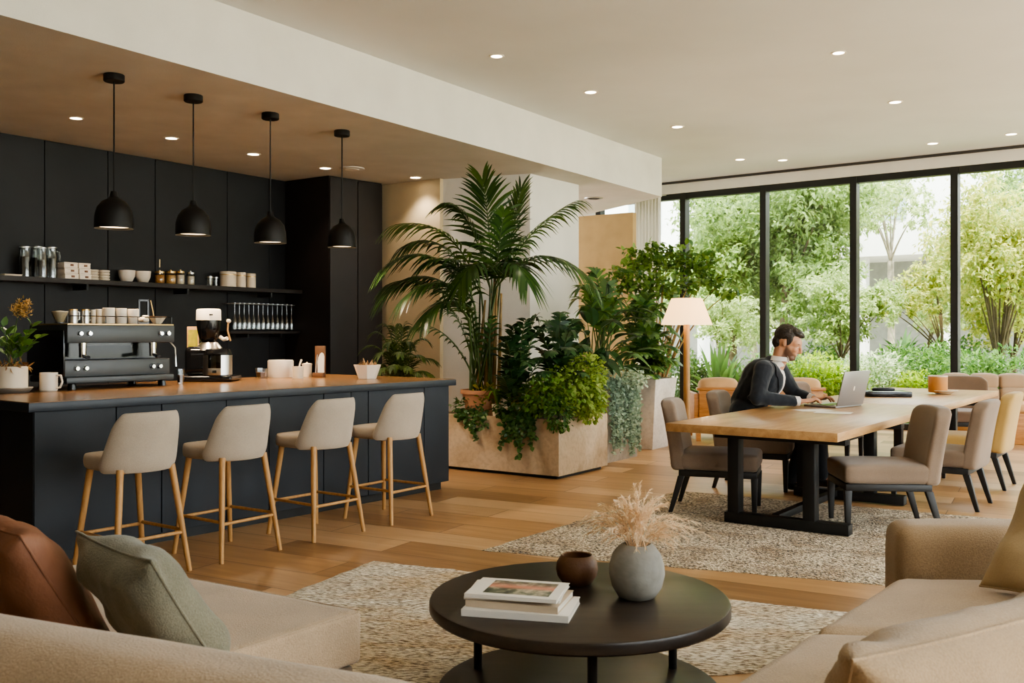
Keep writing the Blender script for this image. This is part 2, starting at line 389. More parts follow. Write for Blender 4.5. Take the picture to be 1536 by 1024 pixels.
def rug_mat(name, c1, c2, c3, warm, streak=(1, 1, 1)):
    m, nt, b, L = base_mat(name); b.inputs['Roughness'].default_value = .97; b.inputs['Specular IOR Level'].default_value = .1; b.inputs['Sheen Weight'].default_value = .2
    tc = _n(nt, 'ShaderNodeTexCoord', -1300); mp = _n(nt, 'ShaderNodeMapping', -1100); mp.inputs['Rotation'].default_value = (0, 0, math.radians(25)); mp.inputs['Scale'].default_value = streak
    L(tc.outputs['Object'], mp.inputs['Vector'])
    f = _n(nt, 'ShaderNodeTexNoise', -800, 300); f.inputs['Scale'].default_value = 54; f.inputs['Detail'].default_value = 3
    g = _n(nt, 'ShaderNodeTexNoise', -800, 0); g.inputs['Scale'].default_value = 2.6; g.inputs['Detail'].default_value = 6; g.inputs['Distortion'].default_value = .8
    h = _n(nt, 'ShaderNodeTexVoronoi', -800, -300); h.inputs['Scale'].default_value = 75
    for x in (f, g, h): L(mp.outputs[0], x.inputs['Vector'])
    cr = _n(nt, 'ShaderNodeValToRGB', -550, 300); e = cr.color_ramp.elements; e[0].position = .4; e[1].position = .58; e[0].color = rgba(c1); e[1].color = rgba(c3); k = e.new(.47); k.color = rgba(c2)
    L(f.outputs['Fac'], cr.inputs['Fac'])
    c2r = _n(nt, 'ShaderNodeValToRGB', -550, 0); e = c2r.color_ramp.elements; e[0].position = .4; e[1].position = .66; e[0].color = (1, 1, 1, 1); e[1].color = rgba(warm); L(g.outputs['Fac'], c2r.inputs['Fac'])
    mx = _n(nt, 'ShaderNodeMix', -250, 200); mx.data_type = 'RGBA'; mx.blend_type = 'MULTIPLY'; mx.inputs[0].default_value = .8
    L(cr.outputs[0], mx.inputs[6]); L(c2r.outputs[0], mx.inputs[7]); L(mx.outputs[2], b.inputs['Base Color'])
    ad = _n(nt, 'ShaderNodeMath', -500, -300, operation='ADD'); L(f.outputs['Fac'], ad.inputs[0]); L(h.outputs['Distance'], ad.inputs[1])
    bp = _n(nt, 'ShaderNodeBump', -200, -300); bp.inputs['Strength'].default_value = .9; bp.inputs['Distance'].default_value = .012; L(ad.outputs[0], bp.inputs['Height']); L(bp.outputs[0], b.inputs['Normal'])
    return m
M['floor'] = floor_mat()
M['rug_a'] = rug_mat('pale_woven_rug', hexc('8b7b64'), hexc('d6c8af'), hexc('f6eddc'), hexc('e0c7a0'), (.55, 1.6, 1))
M['rug_b'] = rug_mat('speckled_rug', hexc('5a4e3d'), hexc('ab9879'), hexc('e2d2b5'), hexc('b9a283'))

# ================================================================= the room
HL, HH = 3.436, 4.005
FV = Vector((2.59, 16.69, 0)); FD = Vector((.798, -.602, 0)).normalized(); FN = Vector((-FD.y, FD.x, 0))    # window wall, FN points outdoors
def fw(s, off=0, z=0): return FV + FD * s + FN * off + Vector((0, 0, z))
if FN.y < 0: FN = -FN
BW = Vector((-5.13, 9.68, 0)); BD = Vector((.566, .824, 0)).normalized(); BN = Vector((BD.y, -BD.x, 0))      # bar wall, BN points into the room
corners = [room(-3.2, -9.62), room(-3.2, 3.0), fw(10.25), fw(-6.5)]
struct('floor', prism([corners[0], corners[1], corners[2], corners[3]], -.06, 0), M['floor'], smooth=0)
ceil_poly = [c + (c - Vector((1, 8, 0))).normalized() * .25 for c in corners]
struct('ceiling', prism(ceil_poly, HH, HH + .25), M['ceiling'], smooth=0)
# lowered bar ceiling whose side face is the pale bulkhead
B0 = Vector((-3.24, 6.115, 0)); B1 = Vector((2.21, 14.26, 0)); bd = (B1 - B0).normalized(); B2 = Vector((1.17, 16.6, 0))
low = [B0 - bd * 9.2, B1, B2, fw(-2.2, -.05), fw(-6.4, -.05), room(8.4, -9.9) - BN * .3, room(-3.1, -9.75)]
bm = prism(low, HL, HH)
bm.faces.ensure_lookup_table()
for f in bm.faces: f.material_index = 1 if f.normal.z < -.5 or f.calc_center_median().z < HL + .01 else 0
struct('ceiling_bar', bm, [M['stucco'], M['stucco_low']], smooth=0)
# window wall
seg = [on_line(px, FV, FD)[1] for px in (1027, 1147, 1282, 1433)]
stp = (seg[3] - seg[0]) / 3
posts = [-1.25] + seg + [seg[3] + stp * k for k in range(1, 5) if seg[3] + stp * k < 10.1]
posts.append(10.15)
HEAD = 3.80; fr = math.atan2(FD.y, FD.x)
def wbox(s0, s1, z0, z1, th, off, bev=0.0):
    c = fw((s0 + s1) / 2, off, (z0 + z1) / 2)
    return bx((abs(s1 - s0), th, z1 - z0), c, (0, 0, fr), bev)
for k, (s0, s1) in enumerate(zip(posts, posts[1:])):
    t = thing('window_%d' % (k + 1), None, None); t['kind'] = 'structure'
    obj('mullion', wbox(s0 - .05, s0 + .05, 0, HEAD, .16, 0), M['frame'], t)
    if k == len(posts) - 2: obj('mullion', wbox(s1 - .05, s1 + .05, 0, HEAD, .16, 0), M['frame'], t)
    obj('head_rail', wbox(s0 + .05, s1 - .05, HEAD - .1, HEAD, .14, 0), M['frame'], t)
    obj('sill_rail', wbox(s0 + .05, s1 - .05, 0, .09, .14, 0), M['frame'], t)
    obj('pane', wbox(s0 + .05, s1 - .05, .09, HEAD - .1, .012, .02), M['glass'], t)
struct('wall_window_header', wbox(-1.3, 10.2, HEAD, HH, .16, 0), M['stucco'], smooth=0)
struct('wall_window_side', wbox(-6.4, -1.3, 0, HH, .16, 0), M['stucco'], smooth=0)
struct('shadow_strip_1', wbox(-1.0, 10.1, HH - .04, HH - .004, .03, -.1), M['shadow_gap'], smooth=0)  # dark strip standing in for the shade of the ceiling groove
# glazed right side of the room, beyond the frame
r0, r1 = room(-3.2, 3.0), fw(10.2); rd = (r1 - r0).normalized(); rl = (r1 - r0).length; ra = math.atan2(rd.y, rd.x)
nk = 11
for k in range(nk):
    a0 = rl * k / nk; a1 = rl * (k + 1) / nk
    p = r0 + rd * (a0 + a1) / 2
    if k < 2:            # unseen bays added as solid wall to darken the foreground
        struct('wall_right_light_block', bx((a1 - a0, .16, HEAD), p + Vector((0, 0, HEAD / 2)), (0, 0, ra)), M['stucco'], smooth=0); continue
    t = thing('window_%d' % (20 + k), None, None); t['kind'] = 'structure'
    obj('pane', bx((a1 - a0 - .1, .012, HEAD - .2), p + Vector((0, 0, HEAD / 2)), (0, 0, ra)), M['glass'], t)
    obj('head_rail', bx((a1 - a0 - .1, .14, .1), p + Vector((0, 0, HEAD - .05)), (0, 0, ra)), M['frame'], t)
    p = r0 + rd * a0
    obj('mullion', bx((.1, .16, HEAD), p + Vector((0, 0, HEAD / 2)), (0, 0, ra)), M['frame'], t)
struct('wall_right_header', bx((rl, .16, HH - HEAD), (r0 + r1) / 2 + Vector((0, 0, (HH + HEAD) / 2)), (0, 0, ra)), M['stucco'], smooth=0)
p0, p1 = room(-3.28, -9.7), room(-3.28, 3.1)
struct('wall_near', bx(((p1 - p0).length, .16, HH), (p0 + p1) / 2 + Vector((0, 0, HH / 2)), (0, 0, -A34)), M['stucco'], smooth=0)
# black panelled bar wall
ba = math.atan2(BD.y, BD.x)
t_end = on_line(441, BW, BD)[1]
joints = [-14] + [-14 + 1.4 * k for k in range(1, 10)] + [on_line(px, BW, BD)[1] for px in (67, 162, 233, 341, 404)] + [t_end]
joints = sorted(j for j in joints if j <= t_end)
wl = thing('wall_bar', None, None); wl['kind'] = 'structure'
for a, b in zip(joints, joints[1:]):
    if b - a < .1: continue
    c = BW + BD * (a + b) / 2 - BN * .05
    obj('wall_panel', bx((b - a - .008, .1, HL - .004), c + Vector((0, 0, HL / 2 - .002)), (0, 0, ba), .003, 1), M['black'], wl, smooth=30)
c = BW + BD * ((-14 + t_end + 1.0) / 2) - BN * .16
obj('wall_backing', bx((t_end + 15, .1, HH), c + Vector((0, 0, HH / 2)), (0, 0, ba)), M['frame'], wl)
# wall beside the tall cabinet and the column behind the palm
wp = [Vector((-2.3, 13.5, 0)), Vector((-.935, 12.55, 0)), Vector((-.55, 13.3, 0)), Vector((-1.9, 14.4, 0))]
struct('wall_bar_end', prism(wp, 0, HL - .002), M['clay'], smooth=0)
cp = [Vector((.227, 12.18, 0)), Vector((.904, 13.1, 0)), Vector((-.2, 13.85, 0)), Vector((-.90, 12.62, 0))]
struct('wall_column', prism(cp, 0, HL - .002), M['stucco'], smooth=0)
pq = [at(949, 318, 14.6), at(872, 326, 15.2)]
p0 = Vector((pq[0].x, pq[0].y, 0)); p1 = p0 - W * 2.6
pth = -U * .12
struct('wall_partition', prism([p0, p1, p1 - pth, p0 - pth], 0, 3.25), M['tan_panel'], smooth=0)

# ================================================================= outdoors
M['paving'] = mat('pale_paving', hexc('c9c3b4'), .8, var=.1, vscale=1.2, bump=.1)
M['lawn'] = mat('lawn', (.09, .16, .03), .95, var=.35, vscale=6, bump=.8, bscale=60)
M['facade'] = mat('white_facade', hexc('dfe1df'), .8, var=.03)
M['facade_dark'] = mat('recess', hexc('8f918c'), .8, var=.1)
M['facade_glass'] = mat('facade_glass', hexc('9fb0b4'), .15)
g0 = [fw(-30, .1), fw(60, .1), fw(60, 60), fw(-30, 60)]
struct('ground_outside', prism(g0, -.2, -.02), M['paving'], smooth=0)
g1 = [fw(10.4, .2), fw(60, .2), fw(60, -60), fw(10.4, -60)]
struct('ground_side', prism([room(-40, 3.3), room(-40, 60), room(18, 60), fw(10.5, .1)], -.2, -.03), M['paving'], smooth=0)
lw_ = obj('lawn', prism([fw(-20, 1.2), fw(40, 1.2), fw(40, 6.5), fw(-20, 6.5)], -.02, .02), M['lawn'], smooth=0); lw_['kind'] = 'structure'
# white office block with a shaded ground floor
bl = thing('office_building', 'white office block across the garden with slim columns under its upper floors', 'building', fw(0, 13.0))
def bbox(s0, s1, z0, z1, o0, o1):
    q = FD * ((s0 + s1) / 2) + FN * ((o0 + o1) / 2)
    return bx((s1 - s0, o1 - o0, z1 - z0), (q.x, q.y, (z0 + z1) / 2), (0, 0, fr))
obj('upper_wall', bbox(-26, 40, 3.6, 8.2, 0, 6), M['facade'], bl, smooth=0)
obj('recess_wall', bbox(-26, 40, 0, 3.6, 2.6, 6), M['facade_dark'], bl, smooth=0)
for k in range(24):
    s = -20 + 2.4 * k
    obj('column', bbox(s - .22, s + .22, 0, 3.6, .2, .6), M['facade'], bl, smooth=0)
for k in range(12):
    s = -19 + 3.8 * k
    w_ = obj('window', bbox(s - .6, s + .6, 4.6, 6.6, -.03, .02), M['facade_glass'], bl, smooth=0)
# ================================================================= bar island
CP = Vector((-2.893, 5.786, 0)); CD = Vector((.614, .789, 0)).normalized(); CN = Vector((-CD.y, CD.x, 0))   # front edge of the top; CN points behind the bar
CL = 3.88; CDEP = 1.75; CZ = 1.005
ca = math.atan2(CD.y, CD.x)
def cpt(px, off, z=CZ):
    p, t = on_line(px, CP + CN * off, CD); p.z = z; return p
bar = thing('bar_counter', 'long dark slate bar counter with an oak-faced top and four stools along it', 'bar counter', CP, ca)
# local: x along the bar, y behind it
obj('countertop', bx((CL, CDEP, .055), (CL / 2, CDEP / 2, CZ - .0315), None, .004), M['slate_top'], bar, smooth=30)
obj('wood_inlay', bx((CL - .012, CDEP - .012, .004), (CL / 2, CDEP / 2, CZ - .002)), M['bar_wood'], bar, smooth=0, label='warm oak top face of the bar')
obj('body', bx((CL - .14, CDEP - .12, CZ - .059 - .1), (CL / 2, CDEP / 2, (CZ - .059 + .1) / 2)), M['slate'], bar, smooth=0)
obj('kick_plate', bx((CL - .2, CDEP - .2, .1), (CL / 2, CDEP / 2, .05)), M['frame'], bar, smooth=0)
fj = [.05] + [on_line(px, CP + CN * .06, CD)[1] for px in (172, 240, 337, 401, 483, 524, 550, 634)] + [CL - .055]
for a, b in zip(fj, fj[1:]):
    obj('front_panel', bx((b - a - .006, .02, CZ - .059 - .075), ((a + b) / 2, .05, (CZ - .059 + .075) / 2), None, .002, 1), M['slate'], bar, smooth=0)
obj('end_panel', bx((.02, CDEP - .1, CZ - .059 - .075), (.06, CDEP / 2, (CZ - .059 + .075) / 2)), M['slate'], bar, smooth=0)
obj('end_panel', bx((.02, CDEP - .1, CZ - .059 - .075), (CL - .06, CDEP / 2, (CZ - .059 + .075) / 2)), M['slate'], bar, smooth=0)

# ================================================================= bar stools (front towards +Y)
def make_stool():
    t = thing('bar_stool', '', 'bar stool', (0, 0, 0), 0, 'upholstered stools along the bar')
    # seat: squarish padded cushion
    bm = soft((.44, .49, .085), .04, .008, 12)
    for v in bm.verts:
        k = 1 - .10 * max(0, v.co.y / .245); v.co.x *= k
        r = math.hypot(v.co.x / .22, v.co.y / .245)
        if r > 1.0: s = 1 + (1.0 - r) * .45; v.co.x *= s; v.co.y *= s
    obj('seat', bm, M['stool_cloth'], t, (0, .05, .665), smooth=60)
    rows = []
    for i in range(11):
        v = i / 10; z = .615 + .345 * v
        half = math.radians(82 - 30 * v)
        if v > .86: half *= 1 - (v - .86) * 1.0
        if v < .1: half *= 1 - (.1 - v) * 1.2
        row = []
        for j in range(19):
            a = -half + 2 * half * j / 18
            r = .235 + .012 * v
            row.append((r * math.sin(a) * 1.0, -r * math.cos(a) * .92 + .02 - .045 * v, z + (.012 * math.cos(a * 1.2) if v > .95 else 0)))
        rows.append(row)
    bm = plate(rows, .042)
    b = obj('backrest', bm, M['stool_cloth'], t, smooth=60)
    sd = b.modifiers.new('s', 'SUBSURF'); sd.levels = 1; sd.render_levels = 1
    tops = [(-.165, -.145), (.165, -.145), (.15, .2), (-.15, .2)]; ft = [(-.235, -.225), (.235, -.225), (.225, .26), (-.225, .26)]
    for (a, b2), (c, d) in zip(tops, ft):
        obj('leg', tb([(a, b2, .64), ((a + c) / 2, (b2 + d) / 2, .32), (c, d, 0)], [.0205, .0185, .0145], 14), M['oak'], t, smooth=60)
    zs = .235; k = 1 - zs / .64
    mid = [(a + (c - a) * k, b2 + (d - b2) * k) for (a, b2), (c, d) in zip(tops, ft)]
    for i, dz in zip(range(4), (0, .012, 0, .012)):
        p, q = mid[i], mid[(i + 1) % 4]
        obj('stretcher', tb([(p[0], p[1], zs + dz), (q[0], q[1], zs + dz)], .0105, 10), M['oak'], t, smooth=60)
    obj('seat_ring', bx((.34, .38, .02), (0, .03, .625), None, .008), M['oak'], t)
    return t
stool = make_stool()
lab = ['beige upholstered bar stool with oak legs behind the grey cushion, leftmost of four', 'second beige bar stool from the left, oak legs, drawn up below the coffee grinder',
       'third beige bar stool from the left, oak legs, between the second and the last', 'beige bar stool with oak legs at the bar end nearest the stone planter']
sp = [(-2.25, 5.735), (-1.84, 6.275), (-1.385, 6.88), (-.945, 7.47)]
srz = math.radians(54)        # faces the bar
for k, (x, y) in enumerate(sp):
    o = stool if k == 0 else dup(stool, (x, y, 0), srz)
    o.location = (x, y, 0); o.rotation_euler = (0, 0, srz + (-.03, .02, -.01, .03)[k]); o['label'] = lab[k]

# ================================================================= dining table
TA = math.radians(36); TU = Vector((math.sin(TA), math.cos(TA), 0)); TW = Vector((math.cos(TA), -math.sin(TA), 0))
TM = Vector((1.68, 6.915, 0)); TL = 6.0; TWD = 1.29; TZ = .735
tbl = thing('dining_table', 'long oak communal table on black metal trestles with a laptop on it', 'table', TM, -TA)
# local: x across, y along
for k in range(2):
    obj('tabletop', bx((TWD, TL / 2 - .003, .062), (0, TL / 4 + k * TL / 2, TZ - .031), None, .004), M['table_oak'], tbl, smooth=30)
for y in (.27, 1.75, 4.9):
    fr_ = obj('trestle', bx((.98, .1, .045), (.14, y, TZ - .086), None, .003), M['matte_black'], tbl)
    for x in (-.2, .37):
        obj('leg', bx((.086, .1, TZ - .062 - .045 - .075), (x, y, (TZ - .107 + .075) / 2), None, .003), M['matte_black'], fr_)
    obj('foot_bar', bx((.92, .1, .075), (.19, y, .0375), None, .003), M['matte_black'], fr_)
obj('stretcher_bar', bx((.06, 4.5, .05), (.08, 2.6, .05), None, .003), M['matte_black'], tbl)
def tpt(x, y, z=TZ): return TM + TW * x + TU * y + Vector((0, 0, z))

# ================================================================= dining chairs (front towards +Y)
def make_chair(cloth, sd=.56, sw=.52, bh=.875):
    t = thing('dining_chair', '', 'chair')
    obj('seat', soft((sw, sd, .135), .035, .018, 12, .002, 3), cloth, t, (0, .02, .405), smooth=60)
    bm = soft((sw, .115, bh - .33), .035, .0, 14, .002, 5)
    for v in bm.verts:                    # back leans and its top corners are rounded over
        z = v.co.z + (bh - .33) / 2
        v.co.y += -.09 * (max(0, z) / (bh - .33)) ** 1.3 - .03 * abs(v.co.x / (sw / 2)) ** 2 * -1
        e = max(0, abs(v.co.x) - sw / 2 + .07) / .07; f = max(0, z - (bh - .33) + .07) / .07
        if e > 0 and f > 0: v.co.z -= .035 * e * f; v.co.x -= math.copysign(.02 * e * f, v.co.x)
        v.co.z += .008 * math.cos(v.co.x / sw * PI) * (z > .3)
    obj('backrest', bm, cloth, t, (0, -sd / 2 + .005, .33 + (bh - .33) / 2), smooth=60)
    obj('seat_frame', bx((sw - .02, sd - .02, .05), (0, .02, .312), None, .006), M['matte_wood'], t)
    for sx in (-1, 1):
        for sy in (-1, 1):
            x, y = sx * (sw / 2 - .035), (sd / 2 - .03) * sy + .02
            dx, dy = (0.0, .0) if sy > 0 else (sx * .012, -.085)
            bm = nb(); box(bm, (.052, .052, .29), (0, 0, 0))
            for v in bm.verts:
                lo = v.co.z < 0
                k = .62 if lo else 1.0
                v.co = Vector((x + v.co.x * k + (dx if lo else 0), y + v.co.y * k + (dy if lo else 0), 0 if lo else .29))
            bmesh.ops.bevel(bm, geom=bm.edges[:], offset=.004, segments=2, profile=.5, affect='EDGES')
            obj('leg', bm, M['matte_wood'], t)
    return t
M['matte_wood'] = mat('black_stained_wood', (.013, .0115, .0105), .5, var=.2, vscale=20)
def face(dx, dy): return math.atan2(dy, dx) - PI / 2
ch = make_chair(M['taupe'], .62, .55); ch['group'] = 'chairs around the long table'
ch.location = (1.66, 7.78, 0); ch.rotation_euler = (0, 0, face(.95, -.31)); ch['label'] = 'brown-grey upholstered chair at the near left end of the long table, beside the lamp'
def chair(x, y, d, label, src=None): return dup(src or ch, (x, y, 0), face(*d), label, 'chairs around the long table')
chair(2.28, 8.99, (.88, -.42), 'taupe upholstered chair the man in the suit sits on')
near_chair = chair(2.72, 7.13, (-.985, .08), 'taupe upholstered chair nearest the sofa, its seat side on to the viewer')
chair(3.58, 8.1, (-.80, .6), 'taupe upholstered chair between the nearest one and the mustard chair')
mus = make_chair(M['mustard'], .6, .53); mus['group'] = 'chairs around the long table'
mus.location = (4.33, 9.13, 0); mus.rotation_euler = (0, 0, face(-.8, .6)); mus['label'] = 'mustard yellow upholstered chair, the farthest on the right side of the table'
dk = make_chair(M['taupe_dark'], .58, .56); dk['group'] = 'chairs around the long table'
dk.location = (3.45, 10.55, 0); dk.rotation_euler = (0, 0, face(.8, -.58)); dk['label'] = 'dark brown chair on the far side of the table, seen behind the laptop'
e1 = tpt(.16, TL + .42, 0)
eo = chair(e1.x, e1.y, (-.35, -.9), 'dark brown chair at the far head of the table, behind the tan cup', dk)
eo.scale = (1.18, 1, 1)

# ================================================================= rugs
def rug(name, label, pts, m, h=.014, seed=0):
    n = 64; bm = nb(); G = []
    A, B, Cc, D = [Vector((p[0], p[1], 0)) for p in pts]
    for i in range(n + 1):
        row = []
        for j in range(n + 1):
            u, v = i / n, j / n
            p = (A * (1 - u) + B * u) * (1 - v) + (D * (1 - u) + Cc * u) * v
            e = min(i, j, n - i, n - j)
            if e == 0: p += noise.noise_vector(p * 9 + Vector((seed, 0, 0))) * .022
            p.z = h * (.35 if e == 0 else 1) + (noise.noise(p * 11) * .003 if e else 0)
            row.append(bm.verts.new(p))
        G.append(row)
    for i in range(n):
        for j in range(n): bm.faces.new((G[i][j], G[i + 1][j], G[i + 1][j + 1], G[i][j + 1]))
    rim = [G[i][0] for i in range(n + 1)] + [G[n][j] for j in range(1, n + 1)] + [G[i][n] for i in range(n - 1, -1, -1)] + [G[0][j] for j in range(n - 1, 0, -1)]
    lo = [bm.verts.new((v.co.x, v.co.y, .001)) for v in rim]
    for k in range(len(rim)): q = (k + 1) % len(rim); bm.faces.new((rim[k], lo[k], lo[q], rim[q]))
    bm.faces.new(lo)
    return tag(obj(name, bm, m, smooth=60), label, 'rug')
rug('area_rug', 'pale cream woven rug under the round coffee table', [(-.868, 6.02), (2.05, 4.74), (1.3, 4.1), (-2.0, 3.5)], M['rug_a'])
rug('area_rug', 'speckled grey-beige rug under the long dining table', [(-.205, 6.316), (1.5, 8.72), (4.0, 7.25), (2.95, 5.12)], M['rug_b'], .006, 4)
tbl.location.z = .01; ch.location.z = .01; near_chair.location.z = .01

# ================================================================= coffee table and what stands on it
ct = Vector((.255, 3.69, 0)); CTZ = .42
cf = thing('coffee_table', 'round dark-stained coffee table with black legs and a low shelf', 'coffee table', ct)
R = .569
obj('tabletop', lt([(0, CTZ), (R - .012, CTZ), (R - .004, CTZ - .003), (R, CTZ - .012), (R, CTZ - .04), (R - .006, CTZ - .047), (R - .03, CTZ - .05), (0, CTZ - .05)], 96), M['dark_wood'], cf, smooth=30)
obj('shelf', lt([(0, .075), (R - .04, .075), (R - .03, .07), (R - .03, .05), (R - .04, .045), (0, .045)], 96), M['dark_wood'], cf, smooth=30)
for a in (-88, 27, 153):
    x, y = .44 * math.cos(math.radians(a)), .44 * math.sin(math.radians(a))
    lg = obj('leg', tb([(x, y, CTZ - .05), (x, y, .016)], .017, 16), M['matte_black'], cf, smooth=60)
vz = at(955, 893, 3.66); vz.z = CTZ
vase = thing('vase', 'rough grey stone vase holding dried grass on the coffee table', 'vase', (vz.x, vz.y, CTZ + .001))
bm = lt([(0, 0), (.055, 0), (.07, .006), (.094, .045), (.105, .09), (.104, .125), (.092, .165), (.072, .192), (.06, .202), (.056, .206), (.052, .203), (.056, .19), (.06, .17), (0, .16)], 48)
for v in bm.verts:
    if v.co.z > .01: v.co += noise.noise_vector(v.co * 16) * .0045
obj('body', bm, M['vase'], vase, smooth=60)
def arr_obj(name, verts, faces, m, parent=None, label=None, smooth=True):
    me = bpy.data.meshes.new(name)
    verts = np.asarray(verts, dtype=np.float32)
    me.vertices.add(len(verts)); me.vertices.foreach_set('co', verts.ravel())
    lens = np.concatenate([np.full(len(f), f.shape[1], dtype=np.int32) for f in faces])
    idx = np.concatenate([f.ravel() for f in faces]).astype(np.int32)
    me.loops.add(len(idx)); me.loops.foreach_set('vertex_index', idx)
    me.polygons.add(len(lens)); st = np.concatenate([[0], np.cumsum(lens)[:-1]]).astype(np.int32)
    me.polygons.foreach_set('loop_start', st); me.polygons.foreach_set('loop_total', lens)
    if smooth: me.polygons.foreach_set('use_smooth', np.ones(len(lens), dtype=bool))
    me.update(calc_edges=True); me.validate()
    me.materials.append(m)
    o = bpy.data.objects.new(name, me); C.objects.link(o)
    if parent: o.parent = parent
    if label: o['label'] = label
    return o
class Strips:
    """many ribbon leaves gathered into one foliage mesh"""
    def __init__(s): s.v = []; s.q = []; s.n = 0
    def add(s, pts, wid, side):
        k = len(pts)
        for p, w_ in zip(pts, wid):
            s.v.append(p - side * w_); s.v.append(p + side * w_)
        for i in range(k - 1):
            a = s.n + 2 * i; s.q.append((a, a + 1, a + 3, a + 2))
        s.n += 2 * k
    def build(s, name, m, parent=None, origin=Vector((0, 0, 0)), label=None):
        v = np.array([tuple(p - origin) for p in s.v], dtype=np.float32)
        return arr_obj(name, v, [np.array(s.q, dtype=np.int32)], m, parent, label)
# dried grass plumes
dg = thing('dried_grass_bouquet', 'bunch of pale dried grass standing in the grey vase', 'dried grass', (vz.x, vz.y, CTZ + .165))
S = Strips(); rnd = random.Random(3)
for k in range(95):
    a = rnd.uniform(0, 2 * PI); sp_ = rnd.random() ** .7
    base = Vector((math.cos(a) * .03 * sp_, math.sin(a) * .03 * sp_, 0))
    ln = rnd.uniform(.15, .27) * (1.1 - .15 * sp_); out = Vector((math.cos(a), math.sin(a), 0)) * sp_ * ln * 1.05
    tip = base + out + Vector((0, 0, ln * (1.05 - .75 * sp_)))
    ctrl = base + out * .25 + Vector((0, 0, ln * .75))
    pts = [(base * (1 - t) ** 2 + ctrl * 2 * t * (1 - t) + tip * t * t) for t in [i / 9 for i in range(10)]]
    sd = (pts[-1] - pts[0]).cross(Vector((rnd.uniform(-1, 1), rnd.uniform(-1, 1), .3))).normalized()
    S.add(pts, [.0012] * 10, sd); S.add(pts, [.0012] * 10, sd.cross((pts[-1] - pts[0]).normalized()))
    for i in range(34):                    # feathery awns along the upper stem
        t = .42 + .58 * i / 34; p = base * (1 - t) ** 2 + ctrl * 2 * t * (1 - t) + tip * t * t
        d = (ctrl - base) * (1 - t) + (tip - ctrl) * t; d.normalize()
        q = (d + Vector((rnd.gauss(0, .42), rnd.gauss(0, .42), rnd.gauss(0, .42)))).normalized()
        l2 = rnd.uniform(.016, .036) * (1.2 - .5 * (t - .42) / .58)
        s2 = q.cross(Vector((rnd.uniform(-1, 1), rnd.uniform(-1, 1), rnd.uniform(-1, 1)))).normalized()
        S.add([p, p + q * l2 * .5, p + q * l2 + Vector((0, 0, -.004))], [.0017, .0015, .0003], s2)
S.build('plume', M['pampas'], dg)
bz = atz(866, 878, CTZ)
bw = thing('round_bowl', 'small brown wooden bowl between the magazines and the vase', 'bowl', (bz.x, bz.y + .02, CTZ + .001))
obj('body', lt([(0, 0), (.04, 0), (.058, .006), (.078, .035), (.084, .062), (.08, .09), (.066, .112), (.06, .118), (.055, .115), (.06, .1), (.07, .07), (.06, .03), (0, .018)], 40), M['bowl_brown'], bw, smooth=60)
def pic_mat():
    m, nt, b, L = base_mat('cover_photo'); b.inputs['Roughness'].default_value = .35
    tc = _n(nt, 'ShaderNodeTexCoord', -1000); nz = _n(nt, 'ShaderNodeTexNoise', -700, 200); nz.inputs['Scale'].default_value = 28; nz.inputs['Detail'].default_value = 2; L(tc.outputs['Object'], nz.inputs['Vector'])
    vo = _n(nt, 'ShaderNodeTexVoronoi', -700, -100); vo.inputs['Scale'].default_value = 34; L(tc.outputs['Object'], vo.inputs['Vector'])
    c1 = _n(nt, 'ShaderNodeValToRGB', -450, 200); e = c1.color_ramp.elements; e[0].position = .35; e[1].position = .68; e[0].color = rgba(hexc('2c352c')); e[1].color = rgba(hexc('c9bda4')); k = e.new(.5); k.color = rgba(hexc('6a6f5c'))
    L(nz.outputs['Fac'], c1.inputs['Fac'])
    sx = _n(nt, 'ShaderNodeSeparateXYZ', -700, -400); L(tc.outputs['Object'], sx.inputs[0])
    c2 = _n(nt, 'ShaderNodeValToRGB', -450, -400); e = c2.color_ramp.elements; e[0].position = .0; e[1].position = 1; e[0].color = (0, 0, 0, 1); e[1].color = (0, 0, 0, 1); k = e.new(.55); k.color = (1, 1, 1, 1); k = e.new(.38); k.color = (0, 0, 0, 1); k = e.new(.78); k.color = (.15, .15, .15, 1)
    mr = _n(nt, 'ShaderNodeMapRange', -580, -400); mr.inputs['From Min'].default_value = -.1; mr.inputs['From Max'].default_value = .1; L(sx.outputs['Y'], mr.inputs['Value']); L(mr.outputs[0], c2.inputs['Fac'])
    mx = _n(nt, 'ShaderNodeMix', -200); mx.data_type = 'RGBA'; L(c2.outputs[0], mx.inputs[0]); L(c1.outputs[0], mx.inputs[6]); mx.inputs[7].default_value = rgba(hexc('d98d73'))
    L(mx.outputs[2], b.inputs['Base Color']); return m
M['cover_photo'] = pic_mat()
M['cover'] = mat('cover_paper', hexc('eee9e0'), .45)
M['cover_tan'] = mat('tan_cover_paper', hexc('cdbba3'), .5)
mg = at(783, 905, 3.5)
mags = [('thick white magazine with tan pages at the bottom of the pile', .385, .255, .024, -.23, (0, 0), 'cover'),
        ('white magazine in the middle of the pile on the coffee table', .34, .235, .024, -.3, (-.005, .015), 'cover_tan'),
        ('thin white magazine lying just under the topmost one', .345, .24, .01, -.17, (-.018, .045), 'cover'),
        ('magazine with a photograph on its cover, topmost of the pile', .335, .235, .014, -.26, (-.014, .012), 'cover')]
z = CTZ + .0012
